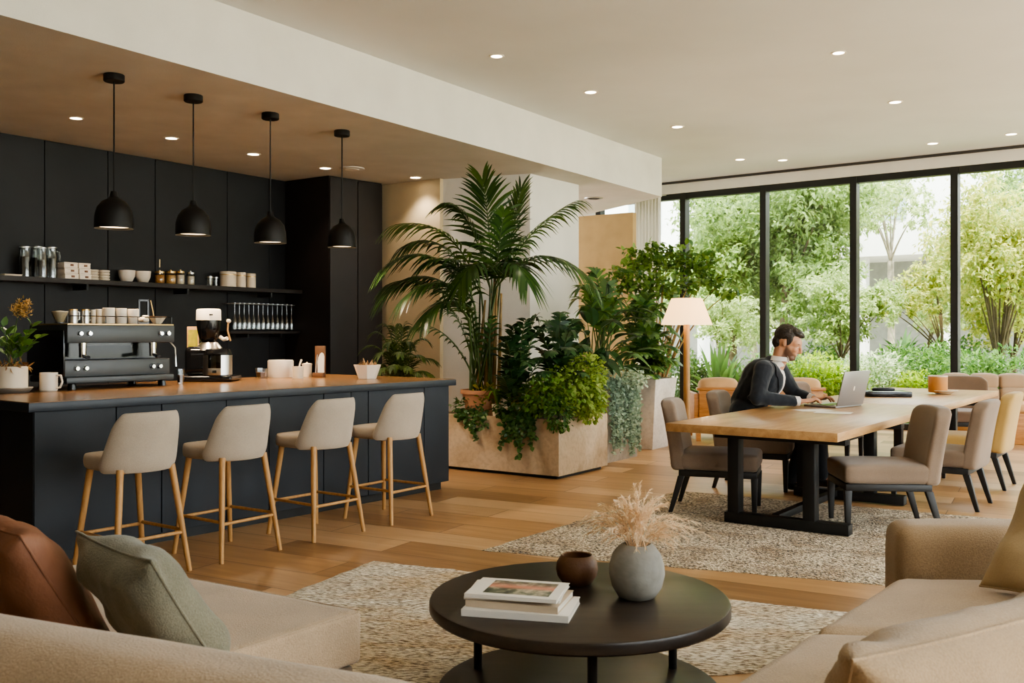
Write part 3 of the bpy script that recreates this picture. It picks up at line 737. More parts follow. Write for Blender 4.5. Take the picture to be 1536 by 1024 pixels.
for k, (lb, w_, d_, h_, a, of, cv) in enumerate(mags):
    t = thing('magazine', lb, 'magazine', (mg.x + of[0], mg.y + of[1], z), a, 'magazines piled on the coffee table')
    obj('pages', bx((w_ - .006, d_ - .006, h_ - .003), (0, 0, h_ / 2), None, .001, 1), M['pages'], t, smooth=0)
    obj('cover', bx((w_, d_, .0014), (0, 0, h_ - .0007)), M[cv], t, smooth=0)
    obj('back_cover', bx((w_, d_, .0014), (0, 0, .0007)), M[cv], t, smooth=0)
    obj('spine', bx((w_, .0016, h_), (0, -d_ / 2, h_ / 2)), M[cv], t, smooth=0)
    if k == 3: obj('cover_photo', bx((w_ * .72, d_ * .74, .0008), (.012, -.0, h_ + .0003)), M['cover_photo'], t, smooth=0)
    z += h_ + .0008

# ================================================================= sofas
s1 = thing('chaise_sofa', 'beige linen corner sofa with a deep chaise, back turned to the viewer', 'sofa', (-1.0, 2.6, 0))
o1 = Vector((-1.0, 2.6, 0))
def loc(p): return Vector(p) - o1
bk0 = Vector((-1.9, 2.50, 0)); bk1 = Vector((.12, 1.60, 0)); bdv = (bk1 - bk0); bang = math.atan2(bdv.y, bdv.x); bmid = (bk0 + bk1) / 2
bm = soft((bdv.length, .3, .66), .11, .012, 22, .006, 2)
nrm = Vector((math.sin(bang), -math.cos(bang), 0))
obj('backrest', bm, M['sofa'], s1, loc(bmid + Vector((0, 0, .425)) + nrm * -.02), (0, 0, bang), smooth=60)
# chaise: far right corner measured, sides follow the room
cr_ = Vector((-.534, 3.47, 0)); cdx = Vector((-.857, .515, 0)); cdy = Vector((-.59, -.807, 0))
cang = math.atan2(-cdx.y, -cdx.x)
def quadsoft(p0, ex, ey, lx, ly, z0, z1, r, puff, n=18, wob=.003, seed=0):
    bm = soft((lx, ly, z1 - z0), r, puff, n, wob, seed)
    for v in bm.verts:
        a, b = v.co.x / lx + .5, v.co.y / ly + .5
        q = p0 + ex * (a * lx) + ey * (b * ly)
        v.co = Vector((q.x, q.y, v.co.z + (z0 + z1) / 2))
    return bm
bm = quadsoft(loc(cr_), cdx, cdy, 1.5, 1.02, .24, .43, .024, .012, 22)
obj('seat_cushion', bm, M['sofa'], s1, smooth=60)
q4 = [loc(cr_) + cdx * a + cdy * b + Vector((0, 0, .424)) for a, b in ((1.46, .008), (.02, .008), (.008, .02), (.008, 1.0))]
obj('piping', tb(q4, .0045, 6), M['sofa'], s1, smooth=60)
bm = quadsoft(loc(cr_) + cdx * .02 + cdy * .02, cdx, cdy, 1.46, 1.0, .07, .238, .02, 0, 10, 0)
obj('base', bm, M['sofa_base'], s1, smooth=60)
for a, b in ((.08, .08), (1.4, .08), (.08, .92), (1.4, .92)):
    q = loc(cr_) + cdx * a + cdy * b
    obj('leg', tb([(q.x, q.y, .07), (q.x, q.y, .0)], .022, 12), M['matte_wood'], s1)
def cushion(name, label, m, c, w_, h_, t_, rot, seed, wob=.012):
    t = thing(name, label, 'cushion', c)
    o = obj('cover', pillow(w_, h_, t_, 26, seed, wob), m, t, smooth=70)
    o.rotation_mode = 'YXZ'; o.rotation_euler = rot      # roll in its own plane, lean, then turn
    lp = []
    for sx, sz, ex, ez in ((-1, -1, 1, -1), (1, -1, 1, 1), (1, 1, -1, 1), (-1, 1, -1, -1)):
        for i in range(16):
            u, v = sx + (ex - sx) * i / 16, sz + (ez - sz) * i / 16
            lp.append((w_ / 2 * u * (1 - .08 * (1 - v * v) * u * u), 0, h_ / 2 * v * (1 - .08 * (1 - u * u) * v * v)))
    obj('piping', tube(nb(), lp + lp[:2], .0042, 6, False), m, o, smooth=60)
    return t
cushion('throw_pillow', 'brown leather throw pillow on the chaise sofa beside the grey one', M['leather'], (-1.49, 2.98, .645), .62, .5, .2, (math.radians(30), 0, math.radians(-45)), 1)
cushion('throw_pillow', 'sage grey cloth pillow on the chaise sofa leaning on the brown one', M['grey_cloth'], (-1.03, 2.765, .64), .52, .45, .18, (math.radians(31), 0, math.radians(-46)), 5, .014)

s2 = thing('corner_sofa', 'tan linen sofa with a padded arm, its seat running away from the viewer', 'sofa', (1.6, 3.2, 0)); o1 = Vector((1.6, 3.2, 0))
sx_ = Vector((.985, -.17, 0)); sy_ = Vector((.622, .783, 0))
pA = Vector((1.0, 3.235, 0))        # where the two seat cushions meet at the front
bm = quadsoft(loc(pA), sx_, sy_, 1.1, .90, .20, .435, .06, .022, 20, .005, 1); obj('seat_cushion', bm, M['sofa'], s2, smooth=60)
bm = quadsoft(loc(pA - sy_ * 1.0), sx_, sy_, 1.1, .99, .20, .435, .06, .024, 20, .005, 8); obj('seat_cushion', bm, M['sofa'], s2, smooth=60)
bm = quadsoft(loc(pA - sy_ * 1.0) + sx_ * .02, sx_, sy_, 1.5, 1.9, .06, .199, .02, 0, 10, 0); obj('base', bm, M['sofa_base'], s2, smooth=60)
bm = soft((1.15, .27, .57), .07, .012, 16, .003, 6)
arm_c = atz(1362, 800, .62); arm_c = Vector((arm_c.x, arm_c.y, 0)) + Vector((.575, .13, .345))
obj('arm', bm, M['sofa_warm'], s2, loc(arm_c), (0, 0, math.radians(-6)), smooth=60)
bq = pA + sx_ * 1.1 - sy_ * 1.0
bm = quadsoft(loc(bq), sx_, sy_, .28, 1.85, .06, .72, .09, .0, 14, .003, 3); obj('backrest', bm, M['sofa_warm'], s2, smooth=60)
for a, b in ((.1, -.9), (1.2, -.9), (.1, .8), (1.2, .8)):
    q = loc(pA) + sx_ * a + sy_ * b
    obj('leg', tb([(q.x, q.y, .062), (q.x, q.y, 0)], .022, 12), M['matte_wood'], s2)
cushion('back_cushion', 'large tan linen back cushion with a corner crease, nearest the viewer on the corner sofa', M['sofa_warm'], (1.06, 2.24, .608), 1.1, .36, .25, (math.radians(25), math.radians(2), math.radians(34)), 9, .014)
cushion('throw_pillow', 'cream yellow pillow leaning back at the right end of the corner sofa', M['cushion_cream'], (2.03, 3.46, .70), .56, .56, .17, (math.radians(-35), 0, math.radians(-63)), 11)

# sofas by the window
s3 = thing('wooden_sofa', 'wood-framed sofa with tan roll cushions behind the seated man', 'sofa', (3.28, 13.1, 0), -.03)
L3 = 1.62
obj('back_panel', bx((L3, .05, .5), (0, -.4, .42), None, .006), M['sofa_wood'], s3)
obj('top_rail', bx((L3 + .06, .09, .04), (0, -.4, .69), None, .008), M['sofa_wood'], s3)
for sx in (-1, 1):
    obj('side_panel', bx((.06, .8, .5), (sx * (L3 / 2 + .03), 0, .38), None, .006), M['sofa_wood'], s3)
    for sy in (-1, 1): obj('leg', bx((.06, .06, .14), (sx * L3 / 2, sy * .36, .07)), M['sofa_wood'], s3)
obj('seat_cushion', soft((L3 - .04, .74, .18), .05, .02, 12), M['tan_leather'], s3, (0, .0, .35), smooth=60)
for k in range(3):
    obj('roll_cushion', soft((L3 / 3 - .012, .22, .2), .09, .02, 10), M['tan_leather'], s3, ((k - 1) * L3 / 3, -.3, .72), smooth=60)
p4 = at(1492, 600, 12.3); s4 = thing('tufted_sofa', 'low tufted taupe sofa on a wooden base under the window', 'sofa', (p4.x + .5, 12.7, 0), -.22)
L4 = 1.75
obj('base', bx((L4, .72, .4), (0, 0, .2), None, .008), M['sofa_wood'], s4)
obj('seat_cushion', soft((L4 + .02, .72, .12), .045, .015, 12), M['tan_leather'], s4, (0, -.02, .46), smooth=60)
for i in range(5):
    for j in range(2):
        obj('back_pad', soft((L4 / 5 - .003, .2, .185), .05, .02, 8), M['tuft'], s4, ((i - 2) * L4 / 5, .22 + .03 * j, .6 + .178 * j), smooth=60)

# ================================================================= things on the long table
TZ = .745
hd = Vector((.74, .67, 0)); hc = Vector((3.09, 8.86, 0))
usr = Vector((-hd.y, hd.x, 0))        # towards the user
lp = thing('laptop', 'open grey laptop in front of the seated man', 'laptop', (hc.x, hc.y, TZ + .001), math.atan2(hd.y, hd.x))
lp.scale = (1.3, 1.3, 1.3)
obj('base', bx((.36, .25, .014), (0, .125, .008), None, .003), M['laptop'], lp)
obj('keyboard', bx((.31, .11, .002), (0, .105, .0155)), M['screen'], lp)
tilt = math.radians(14)
ld = obj('lid', bx((.36, .008, .25), (0, -.004, .125), None, .003), M['laptop'], lp, (0, 0, .014), (tilt, 0, 0))
obj('screen', bx((.335, .0012, .215), (0, .0005, .128)), M['screen'], ld)
bm = nb(); lathe(bm, [(0, -.0006), (.014, -.0006), (.014, .0006), (0, .0006)], 20, (0, 0, 0), .62, 1.25)
obj('emblem', bm, M['trim_white'], ld, (0, -.0088, .125), (PI / 2, 0, 0))
pp = atz(1222, 616, TZ)
for k, (dx, dy, a, lb) in enumerate(((0, .06, .2, 'white sheet of paper under the laptop edge, farther of two'), (.09, -.22, -.45, 'loose white sheet of paper lying nearest the viewer on the long table'))):
    t = obj('paper_sheet', bx((.3, .21, .0012), (0, 0, 0)), M['paper'], None, (pp.x + dx, pp.y + dy, TZ + .0013 + k * .0016), (0, 0, a), smooth=0)
    tag(t, lb, 'paper', 'papers by the laptop')
fp = atz(1333, 595, TZ)
t = thing('document_folder', 'flat black folder lying beyond the laptop', 'folder', (fp.x, fp.y + .12, TZ + .001), -.1)
obj('cover', bx((.48, .34, .055), (0, 0, .0285), None, .006), M['black_gloss'], t)
obj('page_block', bx((.46, .33, .03), (.016, 0, .0285)), M['pages'], t)
t = thing('glasses_case', 'slim dark case resting on the black folder', 'case', (fp.x + .02, fp.y + .2, TZ + .057), .05)
obj('lower_shell', lt([(0, 0), (.12, 0), (.128, .008), (.128, .012), (0, .012)], 24, (0, 0, 0), 1, .42), M['matte_black'], t)
obj('lid', lt([(0, .0125), (.128, .0125), (.125, .022), (.1, .03), (0, .032)], 24, (0, 0, 0), 1, .42), M['matte_black'], t)
cp_ = atz(1421, 592, TZ)
t = thing('saucer', 'wide cream saucer under the tan cup', 'saucer', (cp_.x, cp_.y + .1, TZ + .001))
obj('body', lt([(0, 0), (.07, 0), (.085, .01), (.15, .042), (.148, .046), (.107, .02), (0, .018)], 36), M['cream_cer'], t, smooth=60)
t = thing('tan_cup', 'tall tan stoneware cup on a saucer at the far end of the table', 'cup', (cp_.x - .06, cp_.y + .1, TZ + .024))
obj('body', lt([(0, 0), (.094, 0), (.1, .005), (.101, .18), (.095, .182), (.093, .02), (0, .015)], 36), mat('tan_stoneware', hexc('b98044'), .5, var=.12), t, smooth=60)
obj('rim', lt([(.1015, .172), (.1025, .183), (.097, .186), (.0945, .183), (.0945, .172)], 36), M['cream_cer'], t, smooth=60)
# floor lamp
lpx = Vector((on_line(1030, (0, 10.5), (1, 0))[0].x, 10.5, 0))
t = thing('floor_lamp', 'oak floor lamp with a glowing cream shade beside the long table', 'lamp', lpx)
obj('base', lt([(0, 0), (.17, 0), (.175, .008), (.165, .022), (.04, .03), (0, .03)], 40), M['oak'], t, smooth=50)
obj('pole', tb([(0, 0, .03), (0, 0, 1.52)], [.037, .034], 20), M['oak'], t, smooth=50)
M['shade'] = None
m, nt, b_, L = base_mat('lamp_shade_cloth'); b_.inputs['Base Color'].default_value = rgba(hexc('f2dcb8')); b_.inputs['Roughness'].default_value = .9
b_.inputs['Emission Color'].default_value = (1, .78, .45, 1); b_.inputs['Emission Strength'].default_value = 1.7
tr = _n(nt, 'ShaderNodeBsdfTranslucent'); tr.inputs[0].default_value = rgba(hexc('f6dcb4')); ms = _n(nt, 'ShaderNodeMixShader'); ms.inputs[0].default_value = .5
L(b_.outputs[0], ms.inputs[1]); L(tr.outputs[0], ms.inputs[2]); L(ms.outputs[0], nt.nodes['Material Output'].inputs['Surface']); M['shade'] = m
obj('lamp_shade', lt([(.275, 1.515), (.165, 1.80), (.161, 1.80), (.271, 1.515)], 48), M['shade'], t, smooth=60)
obj('bulb', lt([(0, 1.53), (.02, 1.55), (.035, 1.6), (.03, 1.65), (0, 1.67)], 16), emission('bulb_glow', (1, .75, .45), 6), t, smooth=60)
obj('shade_ring', tb([(-.165, 0, 1.79), (.165, 0, 1.79)], .003, 6), M['brass'], t)
LAMP = lpx + Vector((0, 0, 1.62))
# ================================================================= tall cabinet, shelves
cpoly = [Vector((-2.335, 12.33, 0)), Vector((-1.75, 12.985, 0)), Vector((-2.42, 13.5, 0)), Vector((-3.0, 12.78, 0))]
cc = sum(cpoly, Vector()) / 4
tc_ = thing('tall_cabinet', 'tall black-brown built-in cabinet at the end of the bar wall', 'cabinet', cc)
obj('body', prism([p - cc for p in cpoly], 0, HL - .004), M['cabinet'], tc_, smooth=0)
q0, q1 = cpoly[0] - cc, cpoly[1] - cc; qd = (q1 - q0).normalized(); qn = Vector((qd.y, -qd.x, 0)); qL = (q1 - q0).length
for k in range(2):
    a, b = qL * (.0 if k == 0 else .52) + .006, qL * (.52 if k == 0 else 1) - .006
    m_ = q0 + qd * (a + b) / 2 + qn * .009
    obj('door', bx((b - a, .018, HL - .05), m_ + Vector((0, 0, HL / 2)), (0, 0, math.atan2(qd.y, qd.x)), .002, 1), M['cabinet'], tc_, smooth=0)
def wpt(px, off, z=0.0):
    p, t = on_line(px, BW + BN * off, BD); p.z = z; return p
SZ = 1.985
def shelf(name, label, px1, px0, z, dep, th):
    a = wpt(px0, dep / 2) if px0 is not None else wpt(px1, dep / 2) - BD * 8
    b = BW + BD * 3.752 + BN * (dep / 2); c = (a + b) / 2
    t = thing(name, label, 'shelf', (c.x, c.y, z - th / 2), ba)
    ln = (b - a).length
    obj('board', bx((ln, dep, th), (0, 0, 0), None, .003, 1), M['cabinet'], t)
    return t, ln
st, ln = shelf('wall_shelf', 'long dark wall shelf carrying jars, bowls and boxes above the bar', 444, None, SZ, .34, .05)
for k in range(6):
    obj('bracket', bx((.03, .26, .06), (ln / 2 - .5 - 1.25 * k, -.02, -.055), None, .004), M['frame'], st)
st2, ln2 = shelf('wall_shelf', 'short dark wall shelf under the hanging wine glasses', 449, 333, 1.452, .3, .035)
obj('bracket', bx((.03, .22, .05), (ln2 / 2 - .3, -.02, -.04), None, .004), M['frame'], st2)
obj('bracket', bx((.03, .22, .05), (-ln2 / 2 + .3, -.02, -.04), None, .004), M['frame'], st2)

def pxm(px, off): return wpt(px, off).y / FPX     # metres per picture pixel at that spot
def shelf_item(name, label, cat, px, off, build, group=None, z=SZ, rz=None):
    p = wpt(px, off, z + .001)
    t = thing(name, label, cat, p, ba if rz is None else rz, group)
    build(t, pxm(px, off)); return t
# tall clear pitchers
def pitcher(h_px, w_px, fill, handle, mt='clear'):
    def f(t, s):
        h, r = h_px * s, w_px * s / 2
        obj('body', lt([(0, 0), (r, 0), (r, h * .72), (r * .82, h * .86), (r * .9, h), (r * .86, h), (r * .78, h * .86), (r * .95, h * .7), (r * .95, .012), (0, .012)], 24), M[mt], t, smooth=60)
        obj('filling', lt([(0, .014), (r * .92, .014), (r * .92, h * fill), (0, h * fill)], 24), M['smoke'], t, smooth=40)
        obj('rim', lt([(r * .86, h), (r * .94, h), (r * .94, h + .008), (r * .86, h + .008)], 24), M['steel'], t, smooth=60)
        if handle:
            obj('handle', tb([(r * .9, 0, h * .9), (r * 1.45, 0, h * .88), (r * 1.6, 0, h * .72), (r * 1.35, 0, h * .55), (r, 0, h * .5)], .009, 8), M['clear'], t, smooth=60)
    return f
for px, hh, ww, fi, ha, lb in ((38, 45, 17, .68, False, 'tall glass carafe at the left end of the pitchers on the long shelf'), (56, 46, 15, .66, False, 'middle glass carafe of the group on the long shelf'),
                               (63, 44, 14, .6, False, 'slim glass carafe standing just left of the handled pitcher'), (77, 46, 17, .66, True, 'glass pitcher with a round handle beside the white boxes')):
    shelf_item('glass_pitcher', lb, 'pitcher', px, .13 if px != 63 else .24, pitcher(hh, ww, fi, ha), 'glass pitchers on the long shelf')
# flat pale tray at the left end
shelf_item('flat_tray', 'thin pale tray lying at the far left end of the long shelf', 'tray', 12, .18, lambda t, s: (obj('body', bx((.17, .2, .012), (0, 0, .006), None, .003), M['cream_cer'], t), obj('rim', bx((.18, .21, .006), (0, 0, .0155), None, .002), M['cream_cer'], t)))
# white drawer boxes, two columns of three
s_ = pxm(108, .15); hb = 8.2 * s_
nm = ['bottom', 'middle', 'top']
for c_, (px, cn) in enumerate(((100, 'left'), (120.5, 'right'))):
    for k in range(3):
        p = wpt(px - .8 * k, .13, SZ + .001 + k * (hb + .0015))
        t = thing('storage_box', 'small white box with a dark catch, %s of the %s column on the long shelf' % (nm[k], cn), 'box', p, ba, 'white boxes on the long shelf')
        wd = (22 if c_ == 0 else 19) * s_ * .98
        obj('body', bx((wd, .2, hb * .74), (0, 0, hb * .37), None, .003), M['white_cer'], t)
        obj('lid', bx((wd + .004, .204, hb * .24), (0, 0, hb * .87), None, .003), M['white_cer'], t)
        obj('catch', bx((.035, .008, .02), (.01, -.104, hb * .5), None, .002), M['bowl_brown'], t)
# two stacks of small plates
for c_, px in enumerate((139.5, 156)):
    for k in range(4):
        s_ = pxm(px, .15); p = wpt(px, .15, SZ + .001 + k * 4.1 * s_)
        w_ = 8.2 * s_
        t = obj('saucer_dish', lt([(0, 0), (w_ * .8, 0), (w_, .4 * 4 * s_), (w_, .95 * 4 * s_), (w_ * .93, .98 * 4 * s_), (w_ * .8, .3 * 4 * s_), (0, .25 * 4 * s_)], 28), M['cream_cer'], None, p, smooth=50)
        tag(t, 'shallow cream dish, %s in the %s stack beside the white boxes' % (('lowest', 'second', 'third', 'topmost')[k], ('left', 'right')[c_]), 'dish', 'cream dishes on the long shelf')
def bowlf(w_px, h_px):
    def f(t, s):
        r, h = w_px * s / 2, h_px * s
        obj('body', lt([(0, 0), (r * .5, 0), (r * .62, .006), (r * .92, h * .5), (r, h), (r * .95, h), (r * .86, h * .5), (r * .5, .03), (0, .025)], 36), M['white_cer'], t, smooth=60)
        obj('foot', lt([(r * .42, -.0006), (r * .52, -.0006), (r * .52, .01), (r * .42, .01)], 30), M['white_cer'], t, smooth=40)
    return f
shelf_item('bowl', 'white ceramic bowl on the long shelf, the one nearer the dishes', 'bowl', 190, .12, bowlf(25, 18), 'white bowls on the long shelf')
shelf_item('bowl', 'white ceramic bowl on the long shelf, the one nearer the jars', 'bowl', 214.5, .16, bowlf(23, 17.5), 'white bowls on the long shelf')
def jarf(w_px, h_px, fill, lid='brass', knob=True):
    def f(t, s):
        r, h = w_px * s / 2, h_px * s
        obj('body', lt([(0, 0), (r * .92, 0), (r, .01), (r, h * .72), (r * .85, h * .8), (0, h * .8)], 24), M['clear'], t, smooth=50)
        obj('contents', lt([(0, .008), (r * .9, .008), (r * .9, h * .66), (0, h * .66)], 24), fill, t, smooth=40)
        l_ = obj('lid', lt([(0, h * .8), (r * .95, h * .8), (r * .95, h * .93), (0, h * .95)], 24), M[lid], t, smooth=40)
        if knob: obj('knob', lt([(0, h * .95), (r * .18, h * .95), (r * .2, h * 1.02), (0, h * 1.06)], 14), M[lid], l_, smooth=50)
    return f
M['grain'] = mat('grain', hexc('c99a55'), .9, var=.4, vscale=90); M['flour'] = mat('flour', hexc('e2d2b8'), .95, var=.1, vscale=60); M['spice'] = mat('spice', hexc('b0792f'), .9, var=.4, vscale=90)
for px, w_, h_, fl_, lid, lb in ((239.5, 15, 20, 'spice', 'brass', 'squat jar of brown spice with a thin handle, first of the four jars'), (256, 16, 21, 'grain', 'brass', 'glass jar of tan grain with a brass lid, second of the four jars'),
                                 (270.5, 13, 22, 'flour', 'brass', 'glass jar of pale flour with a brass lid, third of the four jars'), (286, 12, 21, 'flour', 'steel', 'slim pale jar with a metal lid, last of the four jars')):
    t = shelf_item('storage_jar', lb, 'jar', px, .14, jarf(w_, h_, M[fl_], lid), 'storage jars on the long shelf')
    if px < 240: obj('stem', tb([(0, 0, .19), (0, 0, .28)], .006, 8), M['brass'], t)
def canf(w_px, h_px):
    def f(t, s):
        r, h = w_px * s / 2, h_px * s
        obj('body', lt([(0, 0), (r, 0), (r, h * .8), (0, h * .8)], 30), M['cream_cer'], t, smooth=40)
        obj('band', lt([(r, h * .76), (r * 1.015, h * .76), (r * 1.015, h * .82), (r, h * .82)], 30), M['brass'], t, smooth=40)
        obj('lid', lt([(0, h * .82), (r * 1.03, h * .82), (r * 1.03, h * .95), (r * .96, h), (0, h)], 30), M['cream_cer'], t, smooth=40)
    return f
shelf_item('canister', 'wide cream canister with a brass band on the long shelf', 'canister', 342, .17, canf(24, 23), 'canisters on the long shelf')
shelf_item('canister', 'medium cream canister between the wide one and the small one', 'canister', 361, .14, canf(15, 23), 'canisters on the long shelf')
shelf_item('canister', 'small cream canister at the right end of the long shelf', 'canister', 376.5, .15, canf(14, 22), 'canisters on the long shelf')
def tumf(w_px, h_px):
    def f(t, s):
        r, h = w_px * s / 2, h_px * s
        obj('body', lt([(0, 0), (r * .85, 0), (r, h), (r * .94, h), (r * .8, .015), (0, .012)], 20), M['clear'], t, smooth=50)
        obj('band', lt([(r * .98, h * .84), (r * 1.03, h * .84), (r * 1.03, h * .95), (r * .98, h * .95)], 20), M['steel'], t, smooth=50)
    return f
shelf_item('tumbler', 'small clear tumbler on the long shelf, left of its neighbour by the canisters', 'glass', 314.5, .16, tumf(11, 15), 'tumblers on the long shelf')
shelf_item('tumbler', 'small clear tumbler touching the wide cream canister', 'glass', 323.5, .1, tumf(8, 15), 'tumblers on the long shelf')
# wine glasses hanging upside down from a rail
rp0, rp1 = wpt(348, .15, 1.452), wpt(440, .15, 1.452); rl_ = (rp1 - rp0).length; rm = (rp0 + rp1) / 2
zt = H + 43 / FPX * rm.y
rk = thing('glass_rack', 'thin metal rail holding the upside-down wine glasses on the bar wall', 'rack', (rm.x, rm.y, zt), ba)
obj('rail', tb([(-rl_ / 2 - .05, -.035, .004), (rl_ / 2 + .0, -.035, .004)], .005, 8), M['steel'], rk)
obj('rail', tb([(-rl_ / 2 - .05, .035, .004), (rl_ / 2 + .0, .035, .004)], .005, 8), M['steel'], rk)
for k in (-1, 1): obj('wall_bracket', tb([(k * rl_ / 2, -.035, .004), (k * rl_ / 2, .15, .004)], .005, 8), M['steel'], rk)
gh = zt - 1.455 - .008
def wineglass(t):
    prof = [(.036, .012), (.037, .016), (.006, .010), (.0055, -gh * .38), (.008, -gh * .46), (.026, -gh * .6), (.0285, -gh * .78), (.027, -gh + .012), (.0245, -gh + .012), (.026, -gh * .78), (.022, -gh * .61), (0, -gh * .5)]
    obj('bowl', lt([p for p in prof[3:]], 18), M['crystal'], t, smooth=60)
    obj('stem', lt([(.0045, .01), (.0045, -gh * .4)], 10), M['crystal'], t, smooth=60)
    obj('foot', lt([(0, .0165), (.028, .0135), (.028, .0105), (0, .0105)], 18), M['chrome'], t, smooth=60)
wg = None; wpx = [352 + 7.1 * k for k in range(13)]
ordn = ['first', 'second', 'third', 'fourth', 'fifth', 'sixth', 'seventh', 'eighth', 'ninth', 'tenth', 'eleventh', 'twelfth', 'last']
for k, px in enumerate(wpx):
    p = wpt(px, .15, zt); lb = 'clear wine glass hanging upside down, %s from the coffee grinder' % ordn[k]
    if wg is None:
        wg = thing('wine_glass', lb, 'wine glass', p, ba, 'wine glasses hanging on the bar wall'); wineglass(wg)
    else: dup(wg, p, None, lb)

# ================================================================= on the bar
def clocal(p): d = Vector(p) - CP; return d.dot(CD), d.dot(CN)
e0 = cpt(101, 1.08); mw = (cpt(262, 1.08) - e0).length
mc_ = e0 + CD * mw / 2 + CN * .29
es = thing('espresso_machine', 'large matt grey espresso machine with chrome dials on the bar', 'coffee machine', (mc_.x, mc_.y, CZ), ca)
mh = .49; hw = mw / 2
obj('foot', tb([(-hw + .07, -.22, 0), (-hw + .07, -.22, .05)], [.034, .026], 16), M['black_gloss'], es); obj('foot', tb([(hw - .07, -.22, 0), (hw - .07, -.22, .05)], [.034, .026], 16), M['black_gloss'], es)
obj('foot', tb([(-hw + .07, .22, 0), (-hw + .07, .22, .05)], [.034, .026], 16), M['black_gloss'], es); obj('foot', tb([(hw - .07, .22, 0), (hw - .07, .22, .05)], [.034, .026], 16), M['black_gloss'], es)
obj('base_tray', bx((mw, .56, .045), (0, 0, .068), None, .006), M['machine'], es)
obj('lower_panel', bx((mw - .02, .5, .125), (0, .012, .154), None, .006), M['machine'], es)
obj('back_body', bx((mw - .02, .3, .16), (0, .12, .28)), M['black_gloss'], es)
obj('upper_panel', bx((mw, .58, .135), (0, 0, mh - .0775), None, .008), M['machine'], es)
obj('top_tray', bx((mw - .01, .57, .012), (0, 0, mh - .006), None, .003), M['brass'], es)
obj('side_panel', bx((.014, .56, .34), (-hw - .007, .02, .27), None, .004), M['black_gloss'], es); obj('side_panel', bx((.014, .5, .12), (hw + .007, .02, .4), None, .004), M['machine'], es)
obj('glass_strip', bx((mw * .5, .006, .1), (.04, -.033, .272)), mat('dark_mirror', (.012, .014, .012), .08, spec=.3), es)
for x in (-.78, -.62, .72, .86):
    for z_, y_, o_ in ((mh - .075, -.29, 0), (.155, -.238, -.02)):
        d_ = obj('dial', nb_ := lathe(nb(), [(0, .022), (.014, .022), (.017, .018), (.018, 0), (0, 0)], 18), M['chrome'], es, (x * hw + o_ * (x > 0) * 2, y_, z_), (PI / 2, 0, 0))
        obj('dial_ring', lathe(nb(), [(.018, .004), (.025, .004), (.025, 0), (.018, 0)], 18), M['black_gloss'], d_)
for x in (-.58, .74):
    g_ = obj('group_head', tb([(x * hw, -.16, .345), (x * hw, -.16, .235)], [.03, .026], 18), M['chrome'], es)
    obj('portafilter_handle', tb([(x * hw, -.16, .25), (x * hw - .03, -.30, .235)], [.012, .015], 10), M['black_gloss'], g_)
obj('steam_wand', tb([(hw - .02, -.24, .36), (hw + .01, -.28, .3), (hw + .012, -.29, .15)], .007, 8), M['chrome'], es)
obj('rail', tb([(-hw + .03, -.27, mh + .055), (hw - .03, -.27, mh + .055)], .0035, 8), M['black_gloss'], es)
for x in (-.97, -.3, .3, .97): obj('rail_post', tb([(x * hw, -.27, mh), (x * hw, -.27, mh + .055)], .0035, 8), M['black_gloss'], es)
TZM = CZ + mh + .001
def mtop(px, off): return cpt(px, 1.08 + off, TZM)
def mpx(px, off): return mtop(px, off).y / FPX
def mug(t, r, h, mt, handle=True, n=28):
    obj('body', lt([(0, 0), (r * .9, 0), (r, .008), (r, h), (r * .93, h), (r * .9, .014), (0, .012)], n), mt, t, smooth=50)
    if handle: obj('handle', tb([(-r * .96, 0, h * .82), (-r * 1.5, 0, h * .8), (-r * 1.65, 0, h * .5), (-r * 1.4, 0, h * .24), (-r * .95, 0, h * .2)], r * .13, 8), mt, t, smooth=60)
for px, off, w_, h_, lb in ((163, .17, 17.5, 23, 'white mug on the espresso machine, nearest the small cups'), (182, .17, 15.5, 22.5, 'white mug on the espresso machine, middle of three'), (200, .17, 16, 21.5, 'white mug on the espresso machine, nearest the shallow bowl')):
    t = thing('mug', lb, 'mug', mtop(px, off), ca + PI / 2, 'mugs warming on the espresso machine'); s_ = mpx(px, off); mug(t, w_ * s_ / 2, h_ * s_, M['white_cer'], False); obj('rim', lt([(w_ * s_ * .455, h_ * s_), (w_ * s_ * .5, h_ * s_), (w_ * s_ * .48, h_ * s_ + .004), (w_ * s_ * .46, h_ * s_ + .004)], 28), M['cream_cer'], t, smooth=60)
for px, off, w_, h_, lb in ((139.5, .14, 7.5, 20, 'narrow cream cup on the espresso machine, beside the metal jugs'), (148.5, .2, 9.5, 21, 'cream cup on the espresso machine, tucked against the first white mug')):
    t = thing('cup', lb, 'cup', mtop(px, off), ca + PI / 2, 'cups warming on the espresso machine'); s_ = mpx(px, off); mug(t, w_ * s_ / 2, h_ * s_, M['cream_cer'], False); obj('rim', lt([(w_ * s_ * .455, h_ * s_), (w_ * s_ * .5, h_ * s_), (w_ * s_ * .48, h_ * s_ + .004), (w_ * s_ * .46, h_ * s_ + .004)], 28), M['white_cer'], t, smooth=60)
